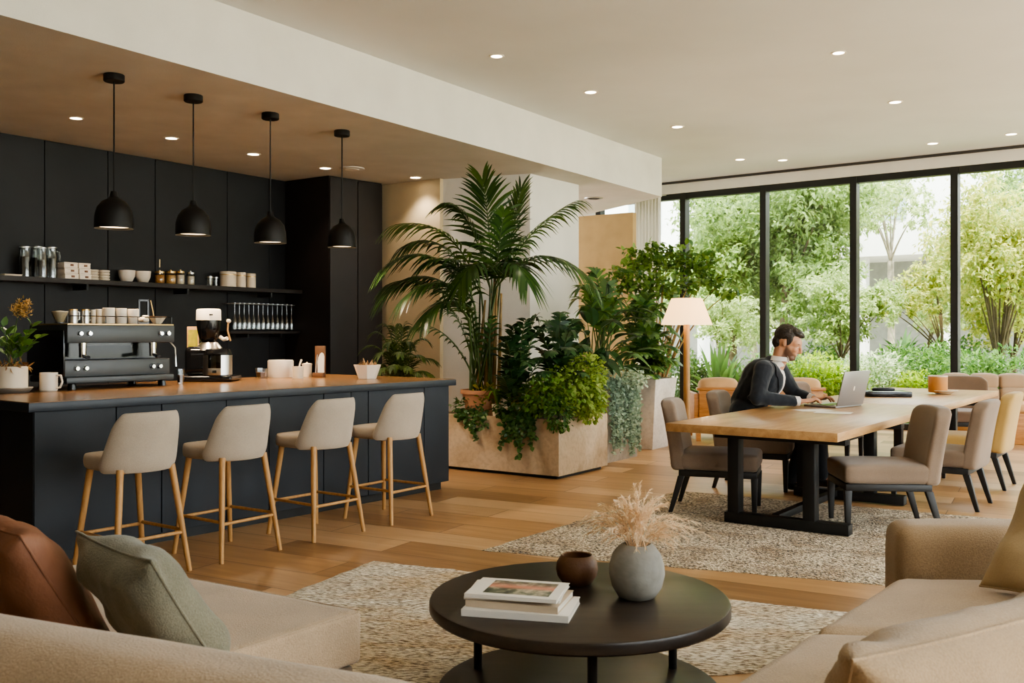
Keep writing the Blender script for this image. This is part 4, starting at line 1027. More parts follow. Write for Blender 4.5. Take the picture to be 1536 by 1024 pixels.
for px, off, lb in ((110, .14, 'steel milk jug on the espresso machine, the one nearer the glass dripper'), (128, .14, 'steel milk jug on the espresso machine, the one nearer the cream cups')):
    t = thing('milk_jug', lb, 'jug', mtop(px, off), ca, 'milk jugs on the espresso machine'); s_ = mpx(px, off); r = 6.2 * s_; h = 20 * s_
    obj('body', lt([(0, 0), (r, 0), (r * 1.02, h * .5), (r * .92, h), (r * .86, h), (r * .9, .012), (0, .01)], 24), M['steel'], t, smooth=50)
    obj('rim', lt([(r * .86, h), (r * .97, h - .004), (r * .97, h + .006), (r * .86, h + .006)], 24), M['brass'], t, smooth=50)
    obj('handle', tb([(r * .9, 0, h * .88), (r * 1.5, 0, h * .85), (r * 1.5, 0, h * .3), (r, 0, h * .25)], .006, 8), M['steel'], t, smooth=60)
t = thing('glass_dripper', 'glass coffee dripper with a cream filter on the left end of the espresso machine', 'dripper', mtop(90, .15), ca); s_ = mpx(90, .15)
obj('cone', lt([(6 * s_, 0), (12.5 * s_, 17 * s_), (12 * s_, 17 * s_), (5.6 * s_, .003)], 24), M['clear'], t, smooth=60); obj('filter_paper', lt([(4 * s_, .004), (11 * s_, 16 * s_), (11.4 * s_, 18 * s_), (10.6 * s_, 18 * s_), (3 * s_, .006)], 24), M['cream_cer'], t, smooth=60)
obj('base', lt([(0, 0), (8 * s_, 0), (8 * s_, .006), (0, .006)], 24), M['black_gloss'], t); obj('lid', lt([(0, 19 * s_), (6 * s_, 18.6 * s_), (6 * s_, 17.6 * s_), (0, 17.6 * s_)], 24), M['cream_cer'], t, smooth=60)
t = thing('shallow_bowl', 'shallow cream bowl on the right end of the espresso machine', 'bowl', mtop(236, .12), ca); s_ = mpx(236, .12)
obj('body', lt([(0, .0), (5 * s_, 0), (7 * s_, 2 * s_), (13 * s_, 11 * s_), (12.4 * s_, 11.3 * s_), (6 * s_, 4 * s_), (0, 3 * s_)], 8), M['cream_cer'], t, smooth=20); obj('rim', lt([(12.3 * s_, 11 * s_), (13.4 * s_, 11 * s_), (13.4 * s_, 11.8 * s_), (12.3 * s_, 11.8 * s_)], 8), M['bowl_brown'], t, smooth=20)
t = thing('spoon', 'slim brass spoon standing in the shallow cream bowl', 'spoon', mtop(231, .12) + Vector((0, 0, 9 * s_)), ca)
obj('handle', tb([(0, 0, 0), (-.01, 0, .06), (-.03, .0, .14)], .004, 8), M['brass'], t); obj('head', lt([(0, -.02), (.015, -.012), (.017, 0), (.01, .006), (0, .006)], 14), M['brass'], t)
t = thing('folded_cloth', 'crumpled pale cloth beside the shallow bowl on the espresso machine', 'cloth', mtop(215.5, .1), ca); s_ = mpx(217, .1)
obj('fold', soft((.06, .08, .035), .016, .006, 10, .005, 4), M['cream_cer'], t, (0, 0, .03), smooth=60); obj('corner', soft((.04, .05, .02), .009, .003, 8, .004, 7), M['cream_cer'], t, (.01, -.01, .055), smooth=60)
t = thing('small_box', 'small dark frame standing behind the mugs on the espresso machine', 'frame', mtop(215, .36), ca); s_ = mpx(215, .36)
for q in ((-.04, 0, .1, .014, .014, .2), (.04, 0, .1, .014, .014, .2), (0, 0, .196, .09, .014, .014), (0, 0, .007, .09, .03, .014)): obj('bar', bx(q[3:], q[:3]), M['black_gloss'], t)
t.name = 'wire_stand'; t['category'] = 'stand'; t['label'] = 'small dark upright stand behind the mugs on the espresso machine'

# potted flower and mug at the left end
pp = cpt(17, 1.12); s_ = pp.y / FPX
t = thing('plant_pot', 'cream ribbed pot with a leafy flowering plant at the left end of the bar', 'potted plant', pp + Vector((0, 0, .001)), ca)
obj('saucer', lt([(0, 0), (24 * s_, 0), (30 * s_, 7 * s_), (29 * s_, 8 * s_), (22 * s_, 3 * s_), (0, 3 * s_)], 40), mat('grey_saucer', hexc('8f877c'), .6), t, smooth=50)
pr, ph = 22.5 * s_, 36 * s_
bm = nb(); prof = []
for k in range(25): prof.append((pr * (1 + (.012 if k % 2 else 0)), 3.2 * s_ + ph * k / 24))
lathe(bm, [(0, 3.2 * s_)] + prof + [(pr * .93, 3.2 * s_ + ph), (pr * .93, ph * .9), (0, ph * .9)], 40)
obj('pot', bm, M['cream_cer'], t, smooth=50)
obj('soil', lt([(0, ph * .93), (pr * .93, ph * .93)], 24), M['soil'], t)
POTTED = (t, pr, ph + 2 * s_, s_)
mp_ = cpt(73, 1.06); t = thing('mug', 'ribbed white mug on the bar between the potted flower and the espresso machine', 'mug', mp_ + Vector((0, 0, .001)), ca + PI / 2 + .5); s_ = mp_.y / FPX
bm = nb(); r = 12.5 * s_; h = 28 * s_
lathe(bm, [(0, 0), (r * .92, 0)] + [(r * (1 + (.02 if k % 2 else 0)), .006 + (h - .006) * k / 18) for k in range(19)] + [(r * .92, h), (r * .9, .014), (0, .012)], 30)
obj('body', bm, M['white_cer'], t, smooth=50)
obj('handle', tb([(-r * .96, 0, h * .85), (-r * 1.6, 0, h * .84), (-r * 1.8, 0, h * .5), (-r * 1.5, 0, h * .2), (-r * .95, 0, h * .18)], r * .13, 10), M['white_cer'], t, smooth=60)
# coffee grinder
gp = cpt(316, 1.42); s_ = gp.y / FPX
t = thing('coffee_grinder', 'black and steel coffee grinder with a white-lidded bean hopper', 'grinder', gp + Vector((0, 0, .001)), 0)
obj('base', soft((78 * s_, .34, 9 * s_), .02, 0, 8), M['black_gloss'], t, (0, 0, 4.8 * s_), smooth=60)
obj('housing', soft((42 * s_, .26, 44 * s_), .05, 0, 10), M['black_gloss'], t, (-14 * s_, .02, 30 * s_), smooth=60)
obj('drum', lt([(0, 7 * s_), (20 * s_, 7 * s_), (20.5 * s_, 42 * s_), (18 * s_, 48 * s_), (0, 50 * s_)], 36), M['black_gloss'], t, (13 * s_, -.05, 0), smooth=50)
obj('steel_band', lt([(20.3 * s_, 10 * s_), (21.2 * s_, 10 * s_), (21.2 * s_, 39 * s_), (20.3 * s_, 39 * s_)], 36), M['steel'], t, (13 * s_, -.05, 0), smooth=50)
obj('window_glass', bx((19 * s_, .006, 22 * s_), (15 * s_, -.05 - 21.3 * s_, 30 * s_), None, .002), M['smoke'], t)
obj('switch_plate', bx((19 * s_, .006, 10 * s_), (15 * s_, -.052 - 21.3 * s_, 15 * s_), None, .002), M['steel'], t); obj('switch', bx((6 * s_, .006, 4 * s_), (15 * s_, -.056 - 21.3 * s_, 15 * s_)), M['black_gloss'], t)
obj('collar', lt([(0, 46 * s_), (21 * s_, 46 * s_), (17 * s_, 52 * s_), (12 * s_, 58 * s_), (0, 58 * s_)], 32), M['steel'], t, (-2 * s_, 0, 0), smooth=50)
obj('hopper', lt([(0, 56 * s_), (9 * s_, 57 * s_), (14 * s_, 64 * s_), (17.3 * s_, 80 * s_), (17.6 * s_, 92 * s_), (0, 92 * s_)], 36), M['black_gloss'], t, (-3 * s_, 0, 0), smooth=50)
h_ = obj('hopper_lid', lt([(17 * s_, 91 * s_), (18.2 * s_, 91 * s_), (17.8 * s_, 106 * s_), (16 * s_, 108 * s_), (0, 108.5 * s_)], 36), M['white_cer'], t, (-3 * s_, 0, 0), smooth=50)
obj('catch', bx((5 * s_, .006, 2 * s_), (9 * s_, -17 * s_, 99 * s_)), M['black_gloss'], h_)
lv = obj('lever', tb([(14 * s_, 0, 66 * s_), (20 * s_, -.01, 62 * s_), (26 * s_, -.02, 64 * s_)], 3 * s_, 10), M['cream_cer'], t, smooth=60)
obj('crank', tb([(31 * s_, -.02, 60 * s_), (29.5 * s_, -.02, 64 * s_), (26.5 * s_, -.02, 76 * s_), (27.5 * s_, -.02, 88 * s_)], [1.4 * s_, 1.4 * s_, 1.2 * s_, 1.2 * s_], 10), M['oak'], lv, smooth=60)
obj('crank_knob', lt([(0, 86 * s_), (3 * s_, 88 * s_), (3.4 * s_, 90 * s_), (2 * s_, 92.5 * s_), (0, 93 * s_)], 16, (28 * s_, -.02, 0)), M['cream_cer'], lv, smooth=60)
# green packet behind the grinder
bp_ = cpt(289.5, 1.71); s_ = bp_.y / FPX
t = thing('coffee_packet', 'upright packet with a yellow-green face leaning behind the coffee grinder', 'packet', bp_ + Vector((0, 0, .001)), .1)
obj('card', bx((17 * s_, .012, 80 * s_), (0, 0, 40 * s_), None, .003), M['tan_leather'], t); obj('face', bx((14 * s_, .002, 62 * s_), (.0, -.0075, 44 * s_)), mat('packet_face', hexc('7d8a2f'), .5, var=.5, vscale=14, col2=hexc('c7b23a')), t)
# dark glass and bits beside the machine
def small_glass(px, off, w_px, h_px, lb, cat='glass', name='dark_tumbler'):
    p = cpt(px, off); s = p.y / FPX; t = thing(name, lb, cat, p + Vector((0, 0, .001)), ca)
    r, h = w_px * s / 2, h_px * s
    obj('body', lt([(0, 0), (r * .8, 0), (r, h), (r * .93, h), (r * .76, .012), (0, .01)], 8), M['clear'], t, smooth=20)
    obj('filling', lt([(0, .012), (r * .74, .012), (r * .84, h * .6), (0, h * .6)], 8), M['bowl_brown'], t, smooth=20); return t
small_glass(271, 1.22, 12, 22, 'faceted glass of brown sugar between the espresso machine and the grinder')
small_glass(392, 1.5, 20, 15, 'low faceted glass bowl beside the white canisters', 'bowl', 'glass_bowl')
p = cpt(421, 1.5); s_ = p.y / FPX
t = thing('ice_bucket', 'wide cream canister on the bar between the glass bowl and the sugar pot', 'canister', p + Vector((0, 0, .001)), ca)
obj('body', lt([(0, 0), (18.5 * s_, 0), (19 * s_, 3 * s_), (19 * s_, 25 * s_), (18 * s_, 25 * s_), (18 * s_, 4 * s_), (0, 4 * s_)], 40), M['white_cer'], t, smooth=50); obj('lid', lt([(0, 24.5 * s_), (18 * s_, 24 * s_), (18 * s_, 26 * s_), (0, 26.5 * s_)], 40), M['white_cer'], t, smooth=50)
p = cpt(447, 1.2); t = thing('sugar_pot', 'small cream pot with a spoon sticking out beside the wide canister', 'pot', p + Vector((0, 0, .001)), ca); s_ = p.y / FPX
obj('body', lt([(0, 0), (8 * s_, 0), (8.6 * s_, 18 * s_), (7.8 * s_, 18 * s_), (7 * s_, 2 * s_), (0, 2 * s_)], 28), M['cream_cer'], t, smooth=50); obj('spoon', tb([(0, 0, 6 * s_), (3 * s_, 0, 20 * s_), (6.5 * s_, 0, 28 * s_)], [1.2 * s_, 1.2 * s_, 1.6 * s_], 8), M['cream_cer'], t)
p = cpt(462, 1.2); p = cpt(460.5, 1.36); t = thing('sugar_pot', 'small cream lidded pot on the bar beside the menu stand', 'pot', p + Vector((0, 0, .001)), ca); s_ = p.y / FPX
obj('body', lt([(0, 0), (6.6 * s_, 0), (7.2 * s_, 18 * s_), (0, 18 * s_)], 28), M['cream_cer'], t, smooth=50); obj('lid', lt([(0, 18.1 * s_), (7.6 * s_, 18.1 * s_), (7.6 * s_, 20 * s_), (1.5 * s_, 21 * s_), (0, 23 * s_)], 28), M['cream_cer'], t, smooth=50)
p = cpt(479, 1.22); t = thing('menu_stand', 'small brown upright card stand with a pale rounded card on the bar', 'menu stand', p + Vector((0, 0, .001)), -.3); s_ = p.y / FPX
obj('back_board', bx((17 * s_, .015, 47 * s_), (0, .02, 23.5 * s_), None, .003), M['bowl_brown'], t); obj('ledge', bx((17 * s_, .06, 7 * s_), (0, -.01, 3.5 * s_), None, .003), M['bowl_brown'], t)
bm = prism([(-5.5 * s_, 0), (5.5 * s_, 0), (5.5 * s_, 24 * s_), (4.4 * s_, 28 * s_), (1.5 * s_, 30 * s_), (-1.5 * s_, 28 * s_), (-4 * s_, 23 * s_), (-5.5 * s_, 16 * s_)], -.002, .002); bmesh.ops.transform(bm, matrix=Matrix.Rotation(PI / 2, 4, 'X'), verts=bm.verts)
obj('card', bm, M['paper'], t, (2 * s_, .008, 7.2 * s_), smooth=0); obj('pen', tb([(-6 * s_, -.005, 7 * s_), (-4 * s_, .005, 34 * s_)], .006, 8), M['steel'], t)
# faceted white planter with dried succulents
p = cpt(551, .65); s_ = p.y / FPX
PLW = thing('faceted_planter', 'white faceted planter with small dried succulents at the right end of the bar', 'planter', p + Vector((0, 0, .001)), .35)
obj('pot', lt([(0, 0), (13.5 * s_, 0), (21 * s_, 21 * s_), (19.8 * s_, 21 * s_), (19 * s_, 18.5 * s_), (0, 18.5 * s_)], 7), M['white_cer'], PLW, smooth=0)
obj('soil', lt([(0, 18.7 * s_), (19 * s_, 18.7 * s_)], 7), M['soil'], PLW)
PLS = s_

# ================================================================= pendants and ceiling lights
def make_pendant(t, drop, sw):
    obj('ceiling_cup', lt([(0, 0), (.075, 0), (.078, -.004), (.078, -.05), (.072, -.056), (0, -.056)], 32), M['matte_black'], t, smooth=40)
    obj('cord', tb([(0, 0, -.05), (0, 0, -drop + .0)], .0065, 8), M['matte_black'], t)
    R_ = sw / 2; h = sw * .92
    sh = obj('lamp_shade', lt([(.022 * 1, -drop + .0), (.024, -drop + .005), (R_ * .2, -drop - .02), (R_ * .22, -drop - h * .13), (R_ * .34, -drop - h * .19), (R_ * .62, -drop - h * .28), (R_ * .86, -drop - h * .45), (R_ * .97, -drop - h * .68), (R_, -drop - h * 1.06), (R_ * .985, -drop - h * 1.06),
                         (R_ * .95, -drop - h * .68), (R_ * .83, -drop - h * .46), (R_ * .5, -drop - h * .28), (0, -drop - h * .24)], 44), M['matte_black'], t, smooth=50)
    obj('diffuser', lt([(R_ * .955, -drop - h * .99), (0, -drop - h * .97)], 40), M['lamp_inner'], t, smooth=50, label='glowing warm white diffuser inside the shade')
pl = [('black bell pendant lamp over the espresso machine, leftmost of four', 171, 116, 288, 56), ('second black bell pendant lamp from the left', 290, 147, 302, 52),
      ('third black bell pendant lamp from the left', 405.5, 174, 318, 47.5), ('rightmost black bell pendant lamp, in front of the tall cabinet', 513, 200, 329, 43)]
pend = []
for k, (lb, px, yc, ys, w_) in enumerate(pl):
    p = atz(px, yc - 4, HL); s_ = p.y / FPX
    t = thing('pendant_lamp', lb, 'pendant lamp', (p.x, p.y, HL - .0005), 0, 'black pendant lamps over the bar')
    make_pendant(t, (ys - yc + 4) * s_, w_ * s_); pend.append((p, HL - (ys - yc + 4) * s_ - w_ * s_ * .92 * 1.0, w_ * s_))
DL = []
def downlight(px, py, z, label, group, cone=True, r=None):
    p = atz(px, py, z); r = r or 11.0 * p.y / FPX
    r = min(max(r, .05), .085)
    t = thing('ceiling_downlight', label, 'downlight', (p.x, p.y, z), 0, group)
    obj('trim_ring', lt([(r * .74, -.002), (r * .8, -.007), (r, -.006), (r * 1.02, -.0005)], 28), M['trim_white'], t, smooth=40)
    obj('lens', lt([(0, -.0025), (r * .76, -.0025)], 28), M['lens'], t, smooth=0)
    DL.append((p, z, r))
for px, py, lb in ((114, 177, 'small round downlight in the bar ceiling left of the first pendant'), (257, 207, 'small round downlight in the bar ceiling between the first two pendants'), (380, 231, 'small round downlight in the bar ceiling between the second and third pendants'),
                   (488, 252, 'small round downlight beside the flat disc in the bar ceiling'), (623, 266, 'small round downlight in the bar ceiling above the palm and beige wall')):
    downlight(px, py, HL, lb, 'downlights in the bar ceiling')
for px, py, lb in ((745, 84, 'downlight in the high ceiling, nearest the bulkhead and the viewer'), (886, 138, 'downlight in the high ceiling, second along the bulkhead'), (1016, 190, 'downlight in the high ceiling, third along the bulkhead'), (1110, 239, 'downlight in the high ceiling, last along the bulkhead before the window'),
                   (1258, 79, 'downlight in the high ceiling, nearest the viewer in the row above the table'), (1343, 153, 'downlight in the high ceiling, second in the row above the table'), (1399, 215, 'downlight in the high ceiling, third in the row above the table, near the window'),
                   (1174, 240, 'downlight by the window between the two main ceiling rows'), (1517, 201, 'downlight in the high ceiling at the far right by the window')):
    downlight(px, py, HH, lb, 'downlights in the high ceiling')
p = atz(528, 252, HL); t = thing('smoke_detector', 'flat pale ceiling disc beside a downlight above the tall cabinet', 'smoke detector', (p.x, p.y, HL))
obj('base', lt([(0, -.001), (.15, -.001), (.15, -.012), (.14, -.016), (0, -.016)], 32), M['stucco_low'], t, smooth=40); obj('cover', lt([(0, -.017), (.09, -.017), (.085, -.024), (0, -.026)], 32), M['trim_white'], t, smooth=40)
p = atz(1068, 252, HH); 
p = atz(890, 297, HL); t = thing('air_vent', 'small round grille in the underside of the bulkhead near the column', 'vent', (p.x, p.y, HL))
obj('rim', lt([(.1, -.001), (.14, -.001), (.135, -.01), (.1, -.01)], 28), M['steel'], t, smooth=40); obj('grille', lt([(0, -.004), (.1, -.004)], 28), M['shadow_gap'], t)
# sheer curtain beside the window
cs0, cs1 = on_line(952, FV - FN * .3, FD)[1], on_line(991, FV - FN * .3, FD)[1]
rows = []
for i in range(2):
    z_ = .03 if i == 0 else 3.74; row = []
    for j in range(120):
        f = j / 119; s = cs0 + (cs1 - cs0) * f; off = -.3 + .045 * math.sin(f * 2 * PI * 8) + .012 * math.sin(f * 51)
        row.append(fw(s, off, z_))
    rows.append(row)
t = thing('curtain', 'pale floor-length curtain drawn aside at the left end of the window wall', 'curtain', fw((cs0 + cs1) / 2, -.3))
o0 = fw((cs0 + cs1) / 2, -.3)
bm = nb(); vv = [[bm.verts.new(Vector(p) - o0) for p in r] for r in rows]
for j in range(119): bm.faces.new((vv[0][j], vv[0][j + 1], vv[1][j + 1], vv[1][j]))
obj('cloth', bm, M['curtain'], t, smooth=180)
obj('curtain_rail', tb([fw(cs0 - .1, -.3, 3.76) - o0, fw(cs1 + .1, -.3, 3.76) - o0], .014, 10), M['steel'], t)
# ================================================================= foliage tools
def V3(p): return np.array([p[0], p[1], p[2]], dtype=float)
T_OV = (np.array([[0, 0, 0], [.35, 0, 0], [.7, 0, -.03], [1, 0, -.12], [.33, .46, .07], [.7, .34, .03], [.33, -.46, .07], [.7, -.34, .03]]),
        [np.array([[0, 1, 4], [2, 3, 5], [0, 6, 1], [2, 7, 3]]), np.array([[1, 2, 5, 4], [1, 6, 7, 2]])])
T_DI = (np.array([[0, 0, 0], [.5, .36, .06], [1, 0, -.08], [.5, -.36, .06], [.5, 0, 0]]), [np.array([[0, 4, 1], [4, 2, 1], [0, 3, 4], [4, 3, 2]])])
def cloud(P, D, N, S, Wd, tpl, name, m, parent=None, origin=(0, 0, 0)):
    P, D, N = np.asarray(P, float), np.asarray(D, float), np.asarray(N, float); S = np.asarray(S, float)
    D = D / (np.linalg.norm(D, axis=1, keepdims=True) + 1e-9)
    Y = np.cross(N, D); Y /= (np.linalg.norm(Y, axis=1, keepdims=True) + 1e-9); Z = np.cross(D, Y)
    tv, tf = tpl; n, k = len(P), len(tv)
    W_ = S * Wd
    v = P[:, None, :] - np.array(tuple(origin)) + D[:, None, :] * (tv[None, :, 0:1] * S[:, None, None]) + Y[:, None, :] * (tv[None, :, 1:2] * W_[:, None, None]) + Z[:, None, :] * (tv[None, :, 2:3] * S[:, None, None])
    off = (np.arange(n) * k)[:, None, None]
    return arr_obj(name, v.reshape(-1, 3), [(f[None] + off).reshape(-1, f.shape[1]) for f in tf], m, parent)
def unit(n): v = RNG.normal(size=(n, 3)); return v / np.linalg.norm(v, axis=1, keepdims=True)
def blob(c, r, n, size, m, parent, origin, wd=.55, tpl=T_OV, out=.8, droop=.25, shell=.55, name='foliage', up=.0, clumps=0, cl_r=.25):
    """leaves filling a rounded mass, mostly facing outwards"""
    c = V3(c); r = V3(r)
    if clumps:
        q = unit(clumps) * (shell + (1 - shell) * RNG.random((clumps, 1)) ** .5)
        k = RNG.integers(0, clumps, n); p = q[k] + unit(n) * (RNG.random((n, 1)) ** .6) * cl_r
    else:
        p = unit(n) * (shell + (1 - shell) * RNG.random((n, 1)))
    d = p / (np.linalg.norm(p, axis=1, keepdims=True) + 1e-9) * out + unit(n) * .7 + np.array([0, 0, up - droop])
    nn = unit(n) * .6 + np.array([0, 0, 1.0]) + p * .4
    return cloud(c + p * r, d, nn, size * (.6 + .8 * RNG.random(n)), wd, tpl, name, m, parent, origin)
def bez(a, b, c, n): return [a * (1 - t) ** 2 + b * 2 * t * (1 - t) + c * t * t for t in [i / (n - 1) for i in range(n)]]
def frond(S, a, b, c, L_, n, w_, droop=.5, t0=.08, seed=0, al0=62, al1=18, seg=5, sym=True, prof=None, lift=0.0):
    """feather leaf: rachis a-b-c with paired narrow leaflets"""
    rn = random.Random(seed); pts = bez(a, b, c, 40)
    for i in range(n):
        t = t0 + (1 - t0) * i / (n - 1); j = min(38, int(t * 39)); tg = (pts[j + 1] - pts[j]).normalized()
        p = pts[j].lerp(pts[j + 1], t * 39 - j) if j < 39 else pts[-1]
        sd = tg.cross(Vector((0, 0, 1)))
        if sd.length < .2: sd = tg.cross(Vector((0, 1, 0)))
        sd.normalize(); nr = sd.cross(tg)
        al = math.radians(al0 + (al1 - al0) * t) * rn.uniform(.85, 1.15)
        l0 = L_ * (prof(t) if prof else (.45 + .55 * math.sin(PI * min(1, t * .8 + .16)))) * rn.uniform(.88, 1.1)
        for s in (-1, 1):
            d = tg * math.cos(al) + sd * (s * math.sin(al)) + nr * (.25 * (1 - t) + lift)
            d.normalize(); q = []
            for k in range(seg + 1):
                u = k / seg; q.append(p + d * (l0 * u) + Vector((0, 0, -droop * l0 * u * u * (.6 + .4 * abs(d.x) + .2))))
            bn = d.cross(nr).normalized()
            S.add(q, [w_ * x for x in ([.35, .9, 1, .85, .55, .06] if seg == 5 else [.4, 1, .8, .05])], bn)
    return pts
def pot_rim(r, h, z0, th=.02, flare=1.0): return [(0, z0), (r * flare * .8, z0), (r, z0 + h * .9), (r * 1.05, z0 + h * .9), (r * 1.05, z0 + h), (r * .95, z0 + h), (r * .93, z0 + h - .05), (0, z0 + h - .05)]

G = {}
G['palm'] = leafmat('palm_leaf', (.018, .055, .015), (.075, .15, .035), 0.22, 0.34)
G['palm_light'] = leafmat('palm_leaf_light', (.07, .13, .025), (.17, .26, .06), 0.3, 0.36)
G['dark'] = leafmat('dark_leaf', (.015, .048, .018), (.055, .125, .04), 0.15, 0.28)
G['mid'] = leafmat('mid_leaf', (.035, .1, .026), (.14, .25, .065), .28, .32)
G['bright'] = leafmat('bright_leaf', (.07, .17, .03), (.22, .36, .075), 0.3, 0.4)
G['lush'] = leafmat('lush_leaf', (.14, .25, .04), (.4, .5, .15), .4, .45)
G['yellow'] = leafmat('yellow_leaf', (.16, .2, .02), (.5, .42, .06), .35, .45)
G['ivy'] = leafmat('ivy_leaf', (.03, .085, .022), (.11, .2, .055), 0.2, 0.36)
G['silver'] = leafmat('silver_leaf', (0.175, 0.250, 0.188), (0.450, 0.562, 0.450), .3, .6)
G['ficus'] = leafmat('ficus_leaf', (.045, .12, .03), (.2, .31, .075), .4, .28)
G['stem'] = mat('green_stem', (.07, .12, .025), .5, var=.4, vscale=8)
G['cane'] = mat('tan_cane', (.35, .22, .08), .6, var=.3, vscale=8)
G['bark'] = mat('bark', (.12, .085, .05), .9, var=.35, vscale=12, bump=.5, bscale=40)
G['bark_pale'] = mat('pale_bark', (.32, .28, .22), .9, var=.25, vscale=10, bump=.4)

# ================================================================= planters
pa0 = fl(838, 720)                      # near corner of the low stone planter
def pz(a, b, z=0): return pa0 + W * a + U * b + Vector((0, 0, z))
PH = .58
t = thing('stone_planter', 'large low travertine planter box at the end of the bar, overflowing with greenery', 'planter', pa0)
LX, LY, TH = 1.55, .99, .05
for nm_, x0, x1, y0, y1 in (('front_wall', -LX, 0, 0, TH), ('back_wall', -LX, 0, LY - TH, LY), ('side_wall', -TH, 0, TH, LY - TH), ('side_wall', -LX, -LX + TH, TH, LY - TH)):
    q = W * ((x0 + x1) / 2) + U * ((y0 + y1) / 2)
    obj(nm_, bx((x1 - x0, y1 - y0, PH - .035), (q.x, q.y, (PH + .035) / 2), (0, 0, -A34)), M['travertine'], t, smooth=0)
q = W * (-LX / 2) + U * (LY / 2)
obj('plinth', bx((LX - .1, LY - .1, .035), (q.x, q.y, .0175), (0, 0, -A34)), M['frame'], t, smooth=0)
obj('soil', bx((LX - 2 * TH, LY - 2 * TH, .3), (q.x, q.y, PH - .19), (0, 0, -A34)), M['soil'], t, smooth=0)
SO = PH - .04
# second planter (concrete cube under the silver trailer)
pb0 = fl(909, 695)
t = thing('concrete_planter', 'grey concrete box planter half hidden under silvery trailing leaves', 'planter', pb0)
for nm_, x0, x1, y0, y1 in (('front_wall', -.75, 0, 0, .05), ('back_wall', -.75, 0, .7, .75), ('side_wall', -.05, 0, .05, .7), ('side_wall', -.75, -.7, .05, .7)):
    q = W * ((x0 + x1) / 2) + U * ((y0 + y1) / 2); obj(nm_, bx((x1 - x0, y1 - y0, .8), (q.x, q.y, .4), (0, 0, -A34)), M['concrete'], t, smooth=0)
q = W * -.375 + U * .375; obj('soil', bx((.64, .64, .5), (q.x, q.y, .5), (0, 0, -A34)), M['soil'], t, smooth=0)
# tall tapered planter
pt0 = Vector((on_line(966, (0, 12.1), (1, 0))[0].x, 12.1, 0))
t = thing('tall_planter', 'tall pale tapered planter beside the floor lamp', 'planter', pt0, -A34)
bm = nb(); box(bm, (.62, .62, .87), (0, 0, .435))
for v in bm.verts:
    if v.co.z < .1: v.co.x *= .72; v.co.y *= .72
bm.faces.ensure_lookup_table()
top = max(bm.faces, key=lambda f: f.calc_center_median().z)
r_ = bmesh.ops.inset_region(bm, faces=[top], thickness=.045); bmesh.ops.translate(bm, verts=top.verts, vec=(0, 0, -.06))
bmesh.ops.bevel(bm, geom=[e for e in bm.edges if e.calc_length() > .2], offset=.006, segments=2, profile=.5, affect='EDGES')
obj('body', bm, M['pale_stone'], t); obj('soil', bx((.5, .5, .01), (0, 0, .82)), M['soil'], t)

# ================================================================= tall palm
pc = at(724, 584, 10.18); pc.z = 0
t = thing('potted_palm', 'tall kentia palm with arching fronds in a terracotta pot on the stone planter', 'potted palm', (pc.x, pc.y, SO + .003))
o0 = Vector((pc.x, pc.y, SO + .003))
rimz = H - 84 / FPX * 10.18 - o0.z
obj('pot', lt([(0, 0), (.165, 0), (.215, rimz * .86), (.235, rimz * .86), (.235, rimz), (.212, rimz), (.2, rimz - .05), (0, rimz - .05)], 40), M['terracotta'], t, smooth=40)
obj('soil', lt([(0, rimz - .045), (.2, rimz - .045)], 24), M['soil'], t)
FR = [((738, 430, .05), (735, 330, .05), (724, 272, -.1), .50, 25, 'palm'), ((746, 430, .1), (770, 340, .2), (781, 284, .25), .46, 23, 'palm'),
      ((750, 425, 0), (788, 340, -.1), (860, 303, -.15), .40, 26, 'palm'), ((745, 430, -.1), (812, 345, -.3), (886, 418, -.45), .42, 28, 'palm'),
      ((735, 430, 0), (706, 305, 0), (668, 306, -.1), .40, 24, 'palm'), ((722, 440, 0), (682, 318, -.2), (592, 337, -.3), .36, 25, 'palm_light'),
      ((712, 458, -.1), (652, 345, -.2), (578, 398, -.3), .40, 27, 'palm'), ((708, 468, 0), (645, 375, .1), (572, 442, .1), .38, 26, 'palm'),
      ((706, 475, -.1), (668, 390, -.4), (606, 446, -.6), .36, 24, 'palm'), ((742, 430, -.1), (768, 365, -.4), (790, 420, -.6), .38, 22, 'palm'),
      ((735, 432, -.1), (716, 365, -.4), (690, 425, -.6), .38, 22, 'palm'), ((742, 430, 0), (748, 365, -.2), (756, 318, -.4), .42, 22, 'palm'),
      ((704, 552, -.05), (672, 487, -.1), (628, 487, -.1), .22, 14, 'palm'), ((714, 530, -.1), (708, 495, -.15), (704, 462, -.2), .24, 9, 'palm'),
      ((728, 540, -.1), (734, 505, -.1), (738, 478, -.2), .22, 8, 'palm'), ((706, 530, 0), (690, 470, 0), (664, 452, .05), .26, 13, 'palm'),
      ((720, 440, .1), (664, 330, .3), (600, 372, .3), .38, 24, 'palm'),
      ((702, 478, .1), (650, 402, .2), (584, 425, .2), .36, 24, 'palm'), ((704, 480, -.2), (676, 425, -.5), (636, 478, -.7), .34, 20, 'palm'), ((712, 460, -.1), (690, 372, -.3), (640, 392, -.4), .36, 22, 'palm')]
SS = {'palm': Strips(), 'palm_light': Strips()}
bs = nb(); rnd = random.Random(5)
for k, (a, b, c, L_, n, mm) in enumerate(FR):
    A_, B_, C_ = [at(p[0], p[1], 10.18 + p[2]) - o0 for p in (a, b, c)]
    frond(SS[mm], A_, B_, C_, L_ * 1.12, n, .0165, .62 if k > 1 else .3, .1, k, 62, 24)
    pts = bez(A_, B_, C_, 14)
    rt = Vector((rnd.uniform(-.13, .13), rnd.uniform(-.12, .1), rimz - .05))
    st_ = bez(rt, rt * .35 + A_ * .65 + Vector((0, 0, -.1)), A_, 8)
    q = st_[:-1] + pts
    tube(bs, q, [.014 - .0115 * i / (len(q) - 1) for i in range(len(q))], 7)
